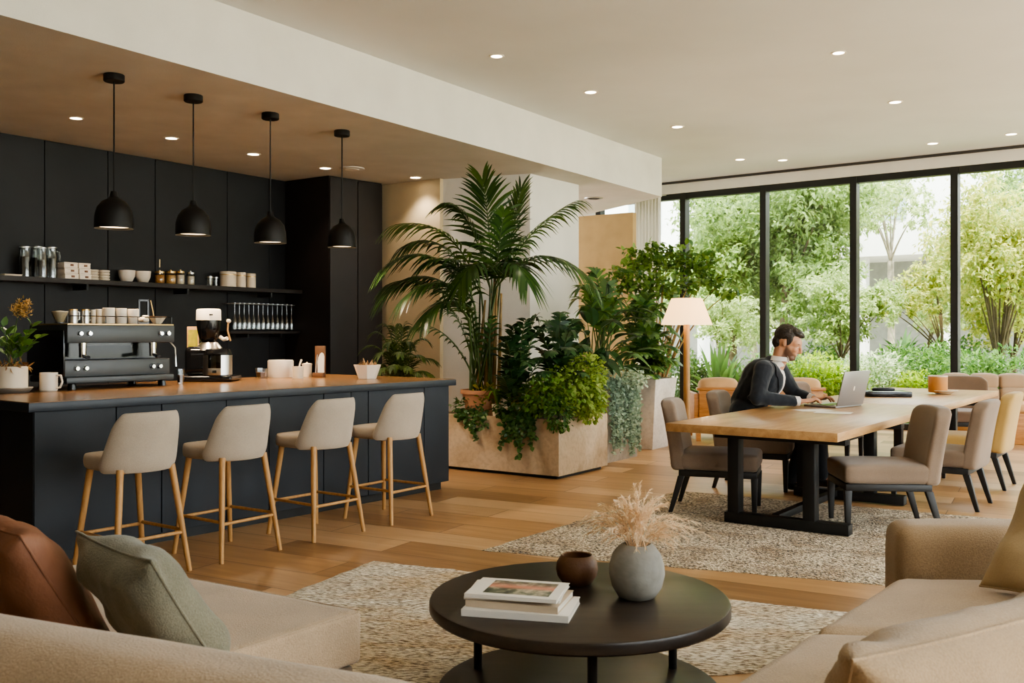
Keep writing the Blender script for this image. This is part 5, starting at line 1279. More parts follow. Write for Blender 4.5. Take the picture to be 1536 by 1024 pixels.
for mm in SS: obj_ = SS[mm].build('fronds', G[mm], t)
obj('stems', bs, G['stem'], t, smooth=60)
bs = nb()
for k, (px0, px1, top_) in enumerate(((735, 742, 410), (741, 745, 430), (716, 728, 450), (728, 736, 440), (748, 752, 440))):
    a = at(px0, 580, 10.16); a.z = o0.z + rimz - .05
    tube(bs, [a - o0, at((px0 + px1) / 2, 510, 10.14) - o0, at(px1, top_, 10.16) - o0], [.02, .017, .011], 10)
obj('canes', bs, G['cane'], t, smooth=60)

# ---- greenery in the low planter
def cfrond_plant(name, label, cat, base, fr, leaf, m, n, origin=None, size=(.09, .05), parent=None):
    """arching stems with paired oval leaflets"""
    t = parent or thing(name, label, cat, base); o0 = Vector(base)
    P, D, N, S_ = [], [], [], []; bs = nb(); rn = random.Random(len(label))
    for b, c in fr:
        b, c = Vector(b), Vector(c); pts = bez(Vector((0, 0, 0)), b - o0, c - o0, 30)
        tube(bs, pts[::3] + [pts[-1]], [.007 - .005 * i / 10 for i in range(len(pts[::3]) + 1)], 6)
        for i in range(n):
            u = .25 + .75 * i / (n - 1); j = min(28, int(u * 29)); p = pts[j]; tg = (pts[j + 1] - pts[j]).normalized()
            sd = tg.cross(Vector((0, 0, 1))); sd = sd.normalized() if sd.length > .1 else Vector((1, 0, 0)); nr = sd.cross(tg)
            for s in (-1, 1):
                d = tg * .55 + sd * s * .85 + nr * .25 + Vector((rn.gauss(0, .12), rn.gauss(0, .12), rn.gauss(0, .12)))
                P.append(p); D.append(d); N.append(nr + Vector((0, 0, .4))); S_.append(size[0] * (1.15 - .5 * u) * rn.uniform(.85, 1.15))
            if i == n - 1: P.append(p); D.append(tg); N.append(nr); S_.append(size[0] * .7)
    cloud(P, D, N, S_, size[1] / size[0], T_OV, 'foliage', m, t)
    obj('stems', bs, G['stem'], t, smooth=60); return t
b = at(768, 600, 9.95); b.z = SO + .003
F_ = [((770, 515, 9.7), (756, 508, 9.6)), ((765, 530, 9.6), (758, 540, 9.4)), ((775, 490, 9.9), (768, 490, 9.8)), ((785, 470, 9.9), (790, 480, 9.5)), ((795, 480, 9.9), (815, 495, 9.6)), ((762, 565, 9.5), (752, 566, 9.4)),
      ((790, 500, 9.6), (775, 530, 9.3)), ((805, 520, 9.7), (830, 540, 9.5)), ((770, 540, 9.5), (762, 555, 9.3)), ((778, 520, 9.4), (792, 545, 9.25)), ((800, 455, 10), (806, 478, 10)), ((782, 480, 9.7), (752, 520, 9.6))]
cfrond_plant('zz_plant', 'dark glossy plant with paired oval leaflets at the foot of the palm', 'plant', b, [(at(*p), at(*q)) for p, q in F_], .1, G['dark'], 12, size=(.14, .07))
def pinnate_plant(name, label, base, tips, m, L_, n, w_, rise=.6, droop=.5, mcol='stem', al=(60, 20)):
    t = thing(name, label, 'plant', base); S = Strips(); bs = nb(); o0 = Vector(base)
    for k, c in enumerate(tips):
        c = Vector(c) - o0; b_ = Vector((c.x * .3, c.y * .3, max(c.z, .1) * (1 + rise * .5)))
        pts = frond(S, Vector((0, 0, 0)), b_, c, L_, n, w_, droop, .3, k, al[0], al[1])
        tube(bs, pts[::4] + [pts[-1]], [.008 - .0055 * i / 11 for i in range(len(pts[::4]) + 1)], 6)
    S.build('foliage', m, t); obj('stems', bs, G[mcol], t, smooth=60); return t
b = at(838, 600, 10.0); b.z = SO + .003
tips = [at(*p) for p in ((795, 505, 9.8), (815, 490, 10.1), (840, 492, 10), (862, 500, 9.9), (880, 520, 9.7), (892, 545, 9.6), (800, 540, 9.5), (825, 530, 9.4), (855, 525, 9.4), (875, 560, 9.4), (812, 560, 9.3), (842, 475, 10.4), (790, 525, 9.9), (868, 485, 10.3))]
pinnate_plant('feather_palm', 'dark green plant with deeply cut leaves in the middle of the low planter', b, tips, G['dark'], .17, 13, .021, .5, .35, al=(75, 30))
b = at(850, 612, 9.62); b.z = SO + .003
t = thing('maidenhair_fern', 'bright lime green fern spilling over the front right corner of the stone planter', 'fern', b)
rr = [((850, 585, 9.55), (.36, .3, .24), 1600, 'lush'), ((880, 560, 9.7), (.2, .25, .2), 1000, 'lush'), ((820, 592, 9.4), (.26, .2, .2), 900, 'bright'), ((882, 600, 9.62), (.2, .22, .22), 1000, 'lush'), ((838, 622, 9.3), (.16, .1, .17), 350, 'mid')]
for (px, py, Y), r_, n, mm in rr:
    blob(at(px, py, Y), r_, n, .042, G[mm], t, b, .75, T_OV, .9, .35, .45, 'foliage' if mm == 'lush' else 'lower_foliage')
S = Strips()
for k in range(26):
    a = 2 * PI * k / 26; c = Vector((math.cos(a) * .42, math.sin(a) * .32, .16 + .2 * rnd.random()))
    frond(S, Vector((0, 0, 0)), Vector((c.x * .5, c.y * .5, c.z + .22)), c, .07, 20, .009, .3, .25, k, 70, 40, 3)
S.build('fronds', G['lush'], t)
def trailer(name, label, anchor, strands, m, leaf=.04, wd=.8, dens=90, parent=None, wander=.02, out=None, part='strand', one=False):
    t = parent or thing(name, label, 'trailing plant', anchor); o0 = Vector(anchor); rn = random.Random(int(anchor[0] * 1000) + len(strands))
    P, D, N, S_ = [], [], [], []; bs = nb()
    for pts in strands:
        pts = [Vector(p) - o0 for p in pts]; q = []
        for i in range(len(pts) - 1):
            for u in range(6): q.append(pts[i].lerp(pts[i + 1], u / 6) + Vector((rn.gauss(0, wander), rn.gauss(0, wander) * .4, 0)) * (i > 0))
        q.append(pts[-1]); tube(bs, q, .0022, 5)
        for a, b in zip(q, q[1:]):
            for _ in range(max(1, int((b - a).length * dens))):
                P.append(a.lerp(b, rn.random())); D.append(Vector((rn.gauss(0, 1), rn.gauss(0, .6) - .5, rn.gauss(-.35, .6)))); N.append(Vector((rn.gauss(0, .4), -.8 + rn.gauss(0, .3), .8))); S_.append(leaf * rn.uniform(.6, 1.3))
    cloud(P, D, N, S_, wd, T_OV, 'foliage', m, t); obj('vines', bs, G['stem'], t, smooth=60); return t
def face_pt(px, py, off=-.03):      # a point just in front of the low planter's front face
    p, _ = on_line(px, pa0 + U * off, W); p.z = H - (py - HOR) / FPX * p.y; return p
def over(px, py_end, off=-.035, sp=0):
    a = face_pt(px, 622, .12); a.z = PH + .05; b = face_pt(px, 624, off); b.z = PH + .015; c = face_pt(px + sp * .5, (624 + py_end) / 2, off); d = face_pt(px + sp, py_end, off)
    return [a, b, c, d]
an = face_pt(775, 622, .14); an.z = SO + .003
t = trailer('trailing_ivy', 'green ivy hanging far down the front of the stone planter', an, [[an] + over(px, e, -.035 - .01 * (i % 3), s) for i, (px, e, s) in enumerate(((755, 672, -3), (760, 650, 2), (766, 662, -4), (770, 640, 3), (776, 690, 4), (780, 668, -2), (784, 645, 3), (790, 652, 2), (794, 672, 4), (798, 640, 3), (772, 655, 0), (787, 630, -4), (762, 630, 0), (778, 612, 5)))], G['ivy'], .05, .85, 110)
blob(face_pt(775, 612, .1), (.24, .12, .1), 260, .05, G['ivy'], t, an, .85, T_OV, name='top_foliage')
blob(face_pt(788, 600, .06), (.13, .1, .1), 130, .05, G['yellow'], t, an, .75, T_OV, name='yellow_foliage')
an = face_pt(712, 620, .14); an.z = SO + .003
t = trailer('trailing_creeper', 'small creeper with yellow-green tips trailing at the left end of the stone planter', an, [[an] + over(px, e, -.035, s) for px, e, s in ((694, 632, -6), (700, 640, 2), (706, 655, 4), (712, 660, 2), (718, 645, 4), (724, 640, 6), (690, 622, -5))], G['ivy'], .045, .85, 90)
blob(face_pt(708, 608, .12), (.22, .12, .09), 220, .05, G['ivy'], t, an, .8, T_OV, name='top_foliage')
blob(face_pt(732, 592, .2), (.17, .12, .1), 170, .055, G['yellow'], t, an, .6, T_OV, name='yellow_foliage')
wp_ = face_pt(746, 630, .105); wp_.z = SO + .003
t = thing('white_pot', 'small white pot with strap leaves standing on the front edge of the stone planter', 'potted plant', wp_); s_ = wp_.y / FPX
hz = H - (606 - HOR) / FPX * wp_.y - wp_.z
obj('pot', lt([(0, 0), (.042, 0), (.058, hz), (.053, hz), (.04, .02), (0, .02)], 28), M['white_cer'], t, smooth=50); obj('soil', lt([(0, hz - .02), (.05, hz - .02)], 20), M['soil'], t)
S = Strips()
for k in range(18):
    a = rnd.uniform(0, 2 * PI); r_ = rnd.uniform(.1, .26); tip = Vector((math.cos(a) * r_, math.sin(a) * r_ * .8, hz + rnd.uniform(.02, .16))); q = bez(Vector((0, 0, hz - .02)), Vector((tip.x * .45, tip.y * .45, hz + .27)), tip, 8)
    S.add(q, [.006, .011, .013, .013, .012, .01, .006, .001], Vector((-math.sin(a), math.cos(a), 0)))
S.build('leaves', G['bright'], t)
# extra low greenery between
b = at(800, 612, 9.62); b.z = SO + .003
t = thing('leafy_shrub', 'low round-leaved shrub with yellowish tips between the ivy and the lime fern', 'plant', b)
blob(at(800, 600, 9.62), (.26, .18, .16), 420, .06, G['mid'], t, b, .8, T_OV, name='foliage'); blob(at(806, 594, 9.48), (.1, .1, .1), 90, .05, G['yellow'], t, b, .75, T_OV, name='yellow_foliage')

# ---- silver trailer and broad leaves on the concrete planter
an = pb0 + W * -.1 + U * .3; an.z = .72
def side_pt(f, z, off=.03): p = pb0 + U * (.04 + .68 * f) + W * off; p.z = z; return p
def front_pt(f, z, off=-.03): p = pb0 + W * (-.5 * f) + U * off; p.z = z; return p
stn = []
for k in range(34):
    f = (k + .5) / 34 * 1.0; ze = rnd.choice([.05, .1, .16, .22, .3, .12]) + rnd.uniform(0, .08)
    of = .035 + rnd.uniform(0, .05)
    stn.append([an + Vector((rnd.uniform(-.15, .15), rnd.uniform(-.15, .15), .12)), side_pt(f, .86 + rnd.uniform(0, .06), -.02), side_pt(f, .78, of), side_pt(f + rnd.uniform(-.05, .05), (.78 + ze) / 2, of), side_pt(f + rnd.uniform(-.06, .06), ze, of)])
for k in range(10):
    f = (k + .5) / 10 * .4; ze = rnd.uniform(.1, .5); stn.append([an, front_pt(f, .86, .02), front_pt(f, .78, -.05), front_pt(f, ze, -.05)])
t = trailer('silver_trailer', 'silvery grey-green trailing plant falling like a curtain to the floor', an, stn, G['silver'], .036, 1.0, 120, None, .012)
blob(an + Vector((.05, .05, .18)), (.4, .36, .14), 900, .04, G['silver'], t, an, 1.0, T_OV, name='top_foliage')
def broad_plant(name, label, base, leaves, m, ratio=.42, cat='plant'):
    t = thing(name, label, cat, base); o0 = Vector(base); S = Strips(); bs = nb()
    for k, (c, L_, dirn) in enumerate(leaves):
        c = Vector(c) - o0; tube(bs, bez(Vector((0, 0, 0)), Vector((c.x * .3, c.y * .3, c.z * .8)), c, 8), [.009, .008, .008, .007, .007, .006, .005, .004], 6)
        d = Vector(dirn).normalized(); sd = d.cross(Vector((0, 0, 1))); sd = sd.normalized() if sd.length > .1 else Vector((1, 0, 0)); nr = sd.cross(d)
        n = 9
        for s in (-1, 1):                     # two halves folded along the midrib
            ctr = [c + d * (L_ * i / n) + Vector((0, 0, -.35 * L_ * (i / n) ** 2)) for i in range(n + 1)]
            w_ = [L_ * ratio * .5 * math.sin(PI * min(1, (i / n) ** .75 * .98 + .02)) for i in range(n + 1)]
            hs = (sd * s + nr * .35).normalized()
            S.add([p + hs * (q / 2) for p, q in zip(ctr, w_)], [q / 2 for q in w_], hs)
    S.build('leaves', m, t); obj('stems', bs, G['stem'], t, smooth=60); return t
b = pb0 + W * -.42 + U * .42; b.z = .755
lv = []
rq = random.Random(12)
for k in range(34):
    px, py = rq.uniform(872, 956), rq.uniform(462, 560); Y = 10.95 - .5 * (py - 462) / 98 + rq.uniform(-.1, .1)
    c = at(px, py, Y); dr = c - b; dr = Vector((dr.x * 1.5, -.25 + rq.uniform(-.2, .2), .1 + rq.uniform(-.25, .3))); lv.append((c, rq.uniform(.28, .42), dr))
broad_plant('philodendron', 'dark broad-leaved plant rising above the silver trailer', b, lv, G['dark'], .36)
b = at(905, 520, 11.9); b.z = 0
t = thing('bird_of_paradise', 'tall arching plant with fresh green divided leaves behind the column', 'potted plant', b)
obj('pot', lt(pot_rim(.2, .42, .0), 32), M['concrete'], t, smooth=40)
S = Strips(); bs = nb()
for k, (px, py, Y) in enumerate(((868, 432, 11.7), (890, 408, 12), (912, 428, 11.9), (930, 452, 11.7), (876, 462, 11.6), (905, 470, 11.5), (922, 480, 11.6), (884, 440, 12.2), (862, 450, 12), (898, 450, 11.5), (938, 470, 12))):
    c = at(px, py, Y) - b; pts = frond(S, Vector((0, 0, .4)), Vector((c.x * .3, c.y * .3, c.z + .2)), c, .26, 11, .024, .4, .5, k, 65, 25)
    tube(bs, pts[::4] + [pts[-1]], [.011 - .008 * i / 11 for i in range(len(pts[::4]) + 1)], 6)
S.build('leaves', G['mid'], t); obj('stems', bs, G['stem'], t, smooth=60)
b = Vector((pt0.x, pt0.y, .83))
tips = [at(*p) for p in ((925, 490, 11.8), (945, 468, 12), (965, 462, 12), (988, 468, 11.9), (1004, 490, 11.8), (1010, 520, 11.7), (935, 520, 11.6), (955, 500, 11.5), (980, 500, 11.5), (998, 535, 11.5), (965, 530, 11.3), (940, 548, 11.4), (985, 550, 11.3), (1000, 505, 12.2), (932, 470, 12.1), (952, 452, 12.2), (975, 450, 12.2), (996, 462, 12.2), (1014, 500, 11.9), (972, 480, 11.6), (992, 520, 11.4), (950, 530, 11.3), (1012, 540, 11.6), (975, 562, 11.2))]
t = pinnate_plant('leafy_fern', 'bushy fresh green fern in the tall pale planter', b, tips, G['mid'], .23, 18, .02, .5, .45)
blob(b + Vector((0, 0, .3)), (.36, .34, .26), 500, .08, G['mid'], t, b, .45, T_OV, name='inner_foliage')
# ---- ficus
b = at(984, 520, 12.9); b.z = 0
t = thing('ficus_tree', 'small leafy ficus tree with a bundle of thin trunks between the curtain and the lamp', 'tree', b)
obj('pot', lt(pot_rim(.22, .45, 0), 32), M['concrete'], t, smooth=40)
cl = [(935, 415, 12.6, .26), (955, 400, 12.9, .26), (975, 390, 13, .28), (1000, 395, 12.8, .3), (1025, 385, 12.8, .28), (1045, 400, 12.7, .25), (925, 432, 12.7, .2), (965, 425, 12.5, .28), (995, 425, 12.5, .28), (1062, 412, 12.6, .22), (1080, 425, 12.5, .18), (1096, 438, 12.4, .14), (985, 372, 13, .18), (945, 378, 12.9, .14), (1035, 425, 12.4, .18), (960, 445, 12.6, .16), (1065, 385, 12.7, .16), (1010, 440, 12.8, .14)]
bs = nb(); P, D, N, S_ = [], [], [], []
for k, (px, py, Y, r_) in enumerate(cl):
    c = at(px, py, Y) - b
    mid = Vector((c.x * .3, c.y * .3, 1.55)); st_ = bez(Vector((rnd.uniform(-.05, .05), rnd.uniform(-.05, .05), .4)), mid, c, 12)
    tube(bs, st_, [.018 - .014 * i / 11 for i in range(12)], 7)
    n = int(120 * (r_ / .25) ** 2)
    p = np.array(c) + unit(n) * (RNG.random((n, 1)) ** .5) * r_ * np.array([1.1, 1, .7]); P.append(p); D.append(unit(n) + np.array([0, -.2, -.35])); N.append(unit(n) * .6 + np.array([0, -.3, 1])); S_.append(.095 * (.6 + .7 * RNG.random(n)))
cloud(np.concatenate(P), np.concatenate(D), np.concatenate(N), np.concatenate(S_), .6, T_OV, 'foliage', G['ficus'], t); obj('trunk', bs, G['cane'], t, smooth=60)
# ---- palm behind the bar
b = at(598, 520, 11.0); b.z = 0
t = thing('parlor_palm', 'small feathery palm standing behind the right end of the bar', 'potted palm', b)
obj('pot', lt(pot_rim(.2, .5, 0), 32), M['terracotta'], t, smooth=40)
S = Strips(); bs = nb()
for k, (px, py, Y) in enumerate(((548, 520, 10.9), (560, 500, 11), (575, 490, 11), (590, 492, 11), (608, 490, 11), (625, 495, 11), (640, 510, 10.9), (652, 540, 10.8), (645, 560, 10.6), (555, 548, 10.7), (570, 555, 10.5), (590, 550, 10.4), (612, 552, 10.4), (630, 562, 10.4), (582, 515, 10.7), (615, 515, 10.7), (600, 530, 10.5), (570, 530, 10.7), (635, 535, 10.6))):
    c = at(px, py, Y) - b; b_ = Vector((c.x * .35, c.y * .35, max(1.05, c.z + .12)))
    pts = frond(S, Vector((0, 0, .62)), b_, c, .2, 17, .0105, .55, .3, k, 55, 15); tube(bs, pts[::4] + [pts[-1]], .006, 6)
tube(bs, [(0, 0, .45), (0, 0, .7)], .03, 8)
S.build('fronds', leafmat('olive_leaf', (.02, .045, .01), (.09, .13, .03), .3, .45), t); obj('stems', bs, G['stem'], t, smooth=60)
# ---- flower in the cream pot
t, pr, ph, s_ = POTTED
S = Strips(); bs = nb(); P, D, N, S_ = [], [], [], []
rn = random.Random(8); top = Vector((16 * s_, 0, 96 * s_))
mi = t.matrix_basis.to_3x3().inverted() if False else Matrix.Rotation(-ca, 3, 'Z')
def lp_(px, py, dy=0): q = at(px, py, t.location.y + dy) - Vector(t.location); return mi @ q
for k, (px, py, dy) in enumerate(((28, 470, 0), (14, 500, .05), (4, 490, -.05), (40, 500, -.04), (48, 490, .04), (55, 508, 0), (20, 515, -.05), (34, 520, 0), (-6, 510, 0), (2, 512, .05))):
    e = lp_(px, py, dy); q = bez(Vector((rn.uniform(-.03, .03), rn.uniform(-.03, .03), ph - .02)), Vector((e.x * .3, e.y * .3, e.z * .75)), e, 9); tube(bs, q, .0028, 6)
    if k:
        for j in (4, 6, 8):
            for s in (-1, 1):
                P.append(q[j]); d = (q[j] - q[j - 1]).normalized() + Vector((s * .8, rn.uniform(-.6, .2), rn.uniform(-.3, .3))); D.append(d); N.append(Vector((rn.gauss(0, .3), -.5, 1))); S_.append(rn.uniform(.07, .1))
cloud(P, D, N, S_, .6, T_OV, 'leaves', G['mid'], t); obj('stems', bs, G['stem'], t, smooth=60)
c = lp_(33, 463); cloud(np.array(c) + unit(260) * (RNG.random((260, 1)) ** .5) * np.array([.07, .06, .075]) , unit(260) + np.array([0, 0, .5]), unit(260), .018 + .02 * RNG.random(260), .6, T_DI, 'flower_head', leafmat('dry_flower', hexc('7d6a3c'), hexc('c9a768'), .2, .8), t)
cloud(np.array([0, 0, ph + .005]) + unit(120) * np.array([pr * 1.0, pr * 1.0, .02]), unit(120) + np.array([0, 0, -.3]), unit(120), .03 + .04 * RNG.random(120), .3, T_DI, 'dry_moss', leafmat('dry_moss', hexc('6b4a2a'), hexc('b08a55'), .1, .9), t)
# succulents in the faceted planter
S = Strips()
for k in range(60):
    a = rnd.uniform(0, 2 * PI); r_ = rnd.random() ** .5 * 14 * PLS; p = Vector((r_ * math.cos(a), r_ * math.sin(a), 18.6 * PLS)); h_ = rnd.uniform(4, 13) * PLS * (1.1 - r_ / (22 * PLS))
    d = Vector((math.cos(a) * .4, math.sin(a) * .4, 1)); S.add([p, p + d * h_ * .5, p + d * h_], [1.2 * PLS, 1.6 * PLS, .2 * PLS], Vector((-math.sin(a), math.cos(a), 0)))
S.build('succulent', leafmat('succulent', hexc('7d5a38'), hexc('c8a87c'), .1, .7), PLW)

# ================================================================= garden outside
gn = {'tree_mid': leafmat('tree_leaf', (.09, .15, .05), (.26, .36, .13), .5, .5), 'tree_haze_pale': leafmat('tree_leaf_haze_pale', (.17, .25, .1), (.42, .5, .24), .5, .5),  # tree leaf colours whitened to stand in for outdoor haze
      'tree_yellow': leafmat('tree_leaf_yellow', (.17, .25, .07), (.47, .47, .15), .5, .5), 'shrub': leafmat('shrub_leaf', (.035, .1, .025), (.15, .27, .075), .4, .45), 'lime': leafmat('lime_leaf', (.12, .24, .02), (.36, .46, .07), .5, .45),
      'white': leafmat('variegated_leaf', (.1, .2, .06), (.55, .62, .42), .4, .45), 'agave': leafmat('agave_leaf', (.05, .13, .05), (.2, .34, .14), .35, .45)}
def tree(label, base, trunk_px, clusters, m, leaf, per, bark='bark', th=.06, ztr=1.2, grp='trees in the garden'):
    """clusters: (px, py, dY, radius) of the crown as seen from the room"""
    t = thing('garden_tree', label, 'tree', base, 0, grp); b = Vector(base); bs = nb(); P, D, N, S_ = [], [], [], []
    fork = Vector((0, 0, ztr))
    tube(bs, [(0, 0, -.02), (.02, 0, ztr * .5), fork], [th, th * .85, th * .75], 9)
    for k, (px, py, dY, r_) in enumerate(clusters):
        c = at(px, py, b.y + dY) - b
        tube(bs, bez(fork, Vector((c.x * .4, c.y * .4, ztr + (c.z - ztr) * .6)), c, 8), [th * .33 * (1 - i / 8.5) for i in range(8)], 6)
        r_ *= 1.3; n = int(per * r_ * r_ * 2.6)
        nq = max(6, int(n / 26)); qs = unit(nq) * (.3 + .7 * RNG.random((nq, 1))); kk = RNG.integers(0, nq, n)
        p = np.array(c) + (qs[kk] + unit(n) * .28 * RNG.random((n, 1))) * r_ * np.array([1, 1, .8])
        P.append(p); D.append(unit(n) + np.array([0, 0, -.4])); N.append(unit(n) * .7 + np.array([0, 0, 1])); S_.append(leaf * .78 * (.6 + .8 * RNG.random(n)))
    cloud(np.concatenate(P), np.concatenate(D), np.concatenate(N), np.concatenate(S_), .62, T_DI, 'crown', m, t); obj('trunk', bs, G[bark], t, smooth=60); return t
def gp_(px, Y): return Vector(((px - CX) / FPX * Y, Y, -.02))
rn = random.Random(21)
def crown(x0, x1, y0, y1, n, r, d=1.2): return [(rn.uniform(x0, x1), rn.uniform(y0, y1), rn.uniform(-d, d), r * rn.uniform(.8, 1.25)) for _ in range(n)]
tree('broad grey-green tree outside, filling the window pane behind the floor lamp', gp_(1098, 22), 0, crown(1045, 1140, 300, 430, 12, .75) + crown(1070, 1135, 430, 490, 4, .5), gn['tree_mid'], .17, 620, 'bark', .12, 1.6)
tree('broad green tree outside, filling the window pane behind the seated man', gp_(1176, 20.5), 0, crown(1165, 1262, 262, 370, 10, .75) + crown(1160, 1250, 370, 430, 6, .6) + crown(1155, 1215, 400, 455, 4, .5), gn['tree_mid'], .16, 640, 'bark', .12, 1.8)
tree('slender pale-barked tree outside with a thin high crown, right of the laptop', gp_(1336, 23.5), 0, crown(1298, 1395, 265, 335, 9, .5), gn['tree_haze_pale'], .15, 420, 'bark_pale', .1, 3.2)
tree('small yellow-green tree outside, just left of the rightmost window post', gp_(1415, 19), 0, crown(1372, 1428, 375, 450, 8, .38, .8) + crown(1310, 1375, 435, 475, 4, .28, .8), gn['tree_yellow'], .13, 900, 'bark', .06, 1.0)
tree('low light green tree outside behind the laptop', gp_(1262, 18.6), 0, crown(1215, 1275, 420, 500, 8, .4, .7) + crown(1295, 1345, 425, 475, 5, .34, .6), gn['tree_haze_pale'], .12, 900, 'bark', .05, .9)
tree('many-branched tree with yellow and green leaves in the rightmost window', gp_(1498, 17.4), 0, crown(1452, 1560, 290, 400, 16, .55, 1.0) + crown(1450, 1550, 400, 450, 6, .4, .8), gn['tree_yellow'], .125, 700, 'bark', .09, .7)
tree('green tree behind the yellow one at the right edge of the windows', gp_(1545, 21), 0, crown(1510, 1600, 262, 420, 10, .75, 1.0), gn['tree_mid'], .15, 560, 'bark', .12, 1.4)
tree('haze-pale tree in the distance left of the first window post', gp_(1003, 25), 0, crown(985, 1040, 380, 470, 6, .6, 1.0), gn['tree_haze_pale'], .17, 520, 'bark', .08, 1.4)
tree('hazy tall tree outside seen between the two leftmost full window panes', gp_(1130, 27), 0, crown(1060, 1200, 270, 470, 22, .8), gn['tree_haze_pale'], .2, 420, 'bark_pale', .1, 1.8)
tree('hazy green tree outside, directly above the laptop', gp_(1275, 25), 0, crown(1225, 1290, 262, 320, 6, .55), gn['tree_haze_pale'], .19, 420, 'bark_pale', .1, 1.6)
tree('full yellow-green tree outside at the right edge, lower branches over the shrubs', gp_(1520, 19.5), 0, crown(1450, 1580, 330, 500, 16, .5, .8), gn['tree_yellow'], .13, 700, 'bark', .07, .9)
tree('leafy tree outside between the slim tree and the corner post', gp_(1390, 21), 0, crown(1385, 1432, 400, 480, 6, .42, .8), gn['tree_haze_pale'], .14, 700, 'bark', .06, 1.0)
tree('tree with haze-pale leaves low down between the first two window posts', gp_(1085, 19), 0, crown(1050, 1135, 440, 510, 8, .36, .6), gn['tree_haze_pale'], .12, 900, 'bark', .05, .8)
def shrub(label, px, Y, rx, ry, h, m, leaf=.1, n=1500, wd=.6, cat='shrub', name='garden_shrub', tpl=T_DI):
    b = gp_(px, Y); t = thing(name, label, cat, b, 0, 'shrubs in the garden')
    blob((b.x, b.y, h * .52), (rx, ry, h * .52), n, leaf, m, t, b, wd, tpl, .8, .2, .5, 'foliage')
    bs = nb()
    for k in range(5): a = 2 * PI * k / 5; tube(bs, [(0, 0, -.02), (math.cos(a) * rx * .3, math.sin(a) * ry * .3, h * .3), (math.cos(a) * rx * .5, math.sin(a) * ry * .5, h * .6)], [.02, .015, .008], 6)
    obj('stems', bs, G['bark'], t, smooth=60); return t
SH = [('dark green shrub outside under the lamp shade, at the left end of the window bed', 1022, 17.6, .55, .5, 1.0, 'shrub'), ('rounded mid green shrub outside behind the wooden sofa', 1062, 17.6, .6, .5, .75, 'shrub'), ('yellow-green shrub outside between the sofa and the seated man', 1225, 16.8, .6, .5, .95, 'lime'), ('glowing lime shrub outside just left of the laptop screen', 1262, 16.6, .5, .45, .8, 'lime'),
      ('white-flecked rounded shrub outside right of the laptop', 1318, 16.4, .55, .5, 1.0, 'white'), ('dense green shrub outside behind the black folder', 1352, 17.4, .6, .5, 1.1, 'shrub'), ('spreading dark shrub outside left of the rightmost window post', 1405, 16.2, .6, .5, 1.15, 'shrub'), ('dark shrub outside behind the tufted sofa', 1462, 15.4, .65, .5, 1.0, 'shrub'),
      ('dark low shrub outside at the far right of the windows', 1525, 15.2, .65, .5, 1.1, 'shrub'), ('fresh green shrub outside behind the tan cup', 1375, 15.9, .4, .4, .7, 'lime'), ('dark green shrub outside hidden behind the seated man', 1165, 17.2, .7, .5, 1.0, 'shrub'), ('small round clipped shrub outside beside the seated man', 1236, 20.5, .55, .5, 1.15, 'shrub'), ('leafy shrub outside between the slim tree and the corner post', 1440, 17.6, .6, .5, 1.25, 'shrub'), ('low pale shrub outside in front of the columns', 1290, 17.6, .5, .5, .9, 'white')]
for lb, px, Y, rx, ry, h_, mm in SH: shrub(lb, px, Y, rx * 1.15, ry, h_ * 1.08, gn[mm], .085, 2600)
def sword(label, px, Y, h, n, m, w_=.035, z0=0, spread=.8):
    b = gp_(px, Y); t = thing('sword_plant', label, 'plant', b, 0, 'spiky plants in the garden'); S = Strips()
    for k in range(n):
        a = rnd.uniform(0, 2 * PI); e = rnd.random(); tip = Vector((math.cos(a) * spread * h * (.35 + .75 * e), math.sin(a) * spread * h * (.35 + .75 * e), z0 + h * (1.05 - .75 * e)))
        q = bez(Vector((0, 0, z0)), Vector((tip.x * .45, tip.y * .45, z0 + h * (.75 - .2 * e))), tip, 8); S.add(q, [w_ * x for x in (.5, .8, 1, 1, .9, .7, .4, .03)], Vector((-math.sin(a), math.cos(a), 0)))
    S.build('leaves', m, t); return t, b
sword('large dark sword-leaved plant outside behind the wooden sofa', 1078, 17.0, 1.25, 46, gn['shrub'], .05)
sword('second sword-leaved plant outside, beside the seated man', 1112, 17.3, 1.0, 36, gn['shrub'], .045)
t, b = sword('pale agave outside in a tapered white pot right of the laptop', 1353, 18.4, .75, 44, gn['agave'], .04, .78, .9)
obj('pot', lt([(0, 0), (.16, 0), (.34, .8), (.3, .8), (.28, .72), (0, .72)], 30), M['white_cer'], t, smooth=40)
sword('dark spiky plant outside by the rightmost window post', 1412, 17.2, 1.2, 44, gn['shrub'], .045)
sword('spiky dark plant outside behind the tufted sofa', 1475, 16.4, 1.2, 40, gn['shrub'], .045)
# ================================================================= the seated man
def cap(bm, a, b, ra, rb, n=14, m=5):
    """tapered capsule"""
    a, b = Vector(a), Vector(b); d = (b - a); 
    if d.length < 1e-6: d = Vector((0, 0, 1e-4))
    dn = d.normalized(); pts, rad = [], []
    for i in range(m + 1):
        t = PI / 2 * (1 - i / m); pts.append(a - dn * ra * math.sin(t)); rad.append(max(1e-4, ra * math.cos(t)))
    for i in range(m + 1):
        t = PI / 2 * i / m; pts.append(b + dn * rb * math.sin(t)); rad.append(max(1e-4, rb * math.cos(t)))
    tube(bm, pts, rad, n)
def ell(bm, c, r, rot=None, n=18):
    res = bmesh.ops.create_uvsphere(bm, u_segments=n, v_segments=n - 4, radius=1.0)
    Mx = Matrix.Translation(Vector(c)) @ (Euler(rot).to_matrix().to_4x4() if rot else Matrix()) @ Matrix.Diagonal((r[0], r[1], r[2], 1))
    bmesh.ops.transform(bm, matrix=Mx, verts=res['verts'])
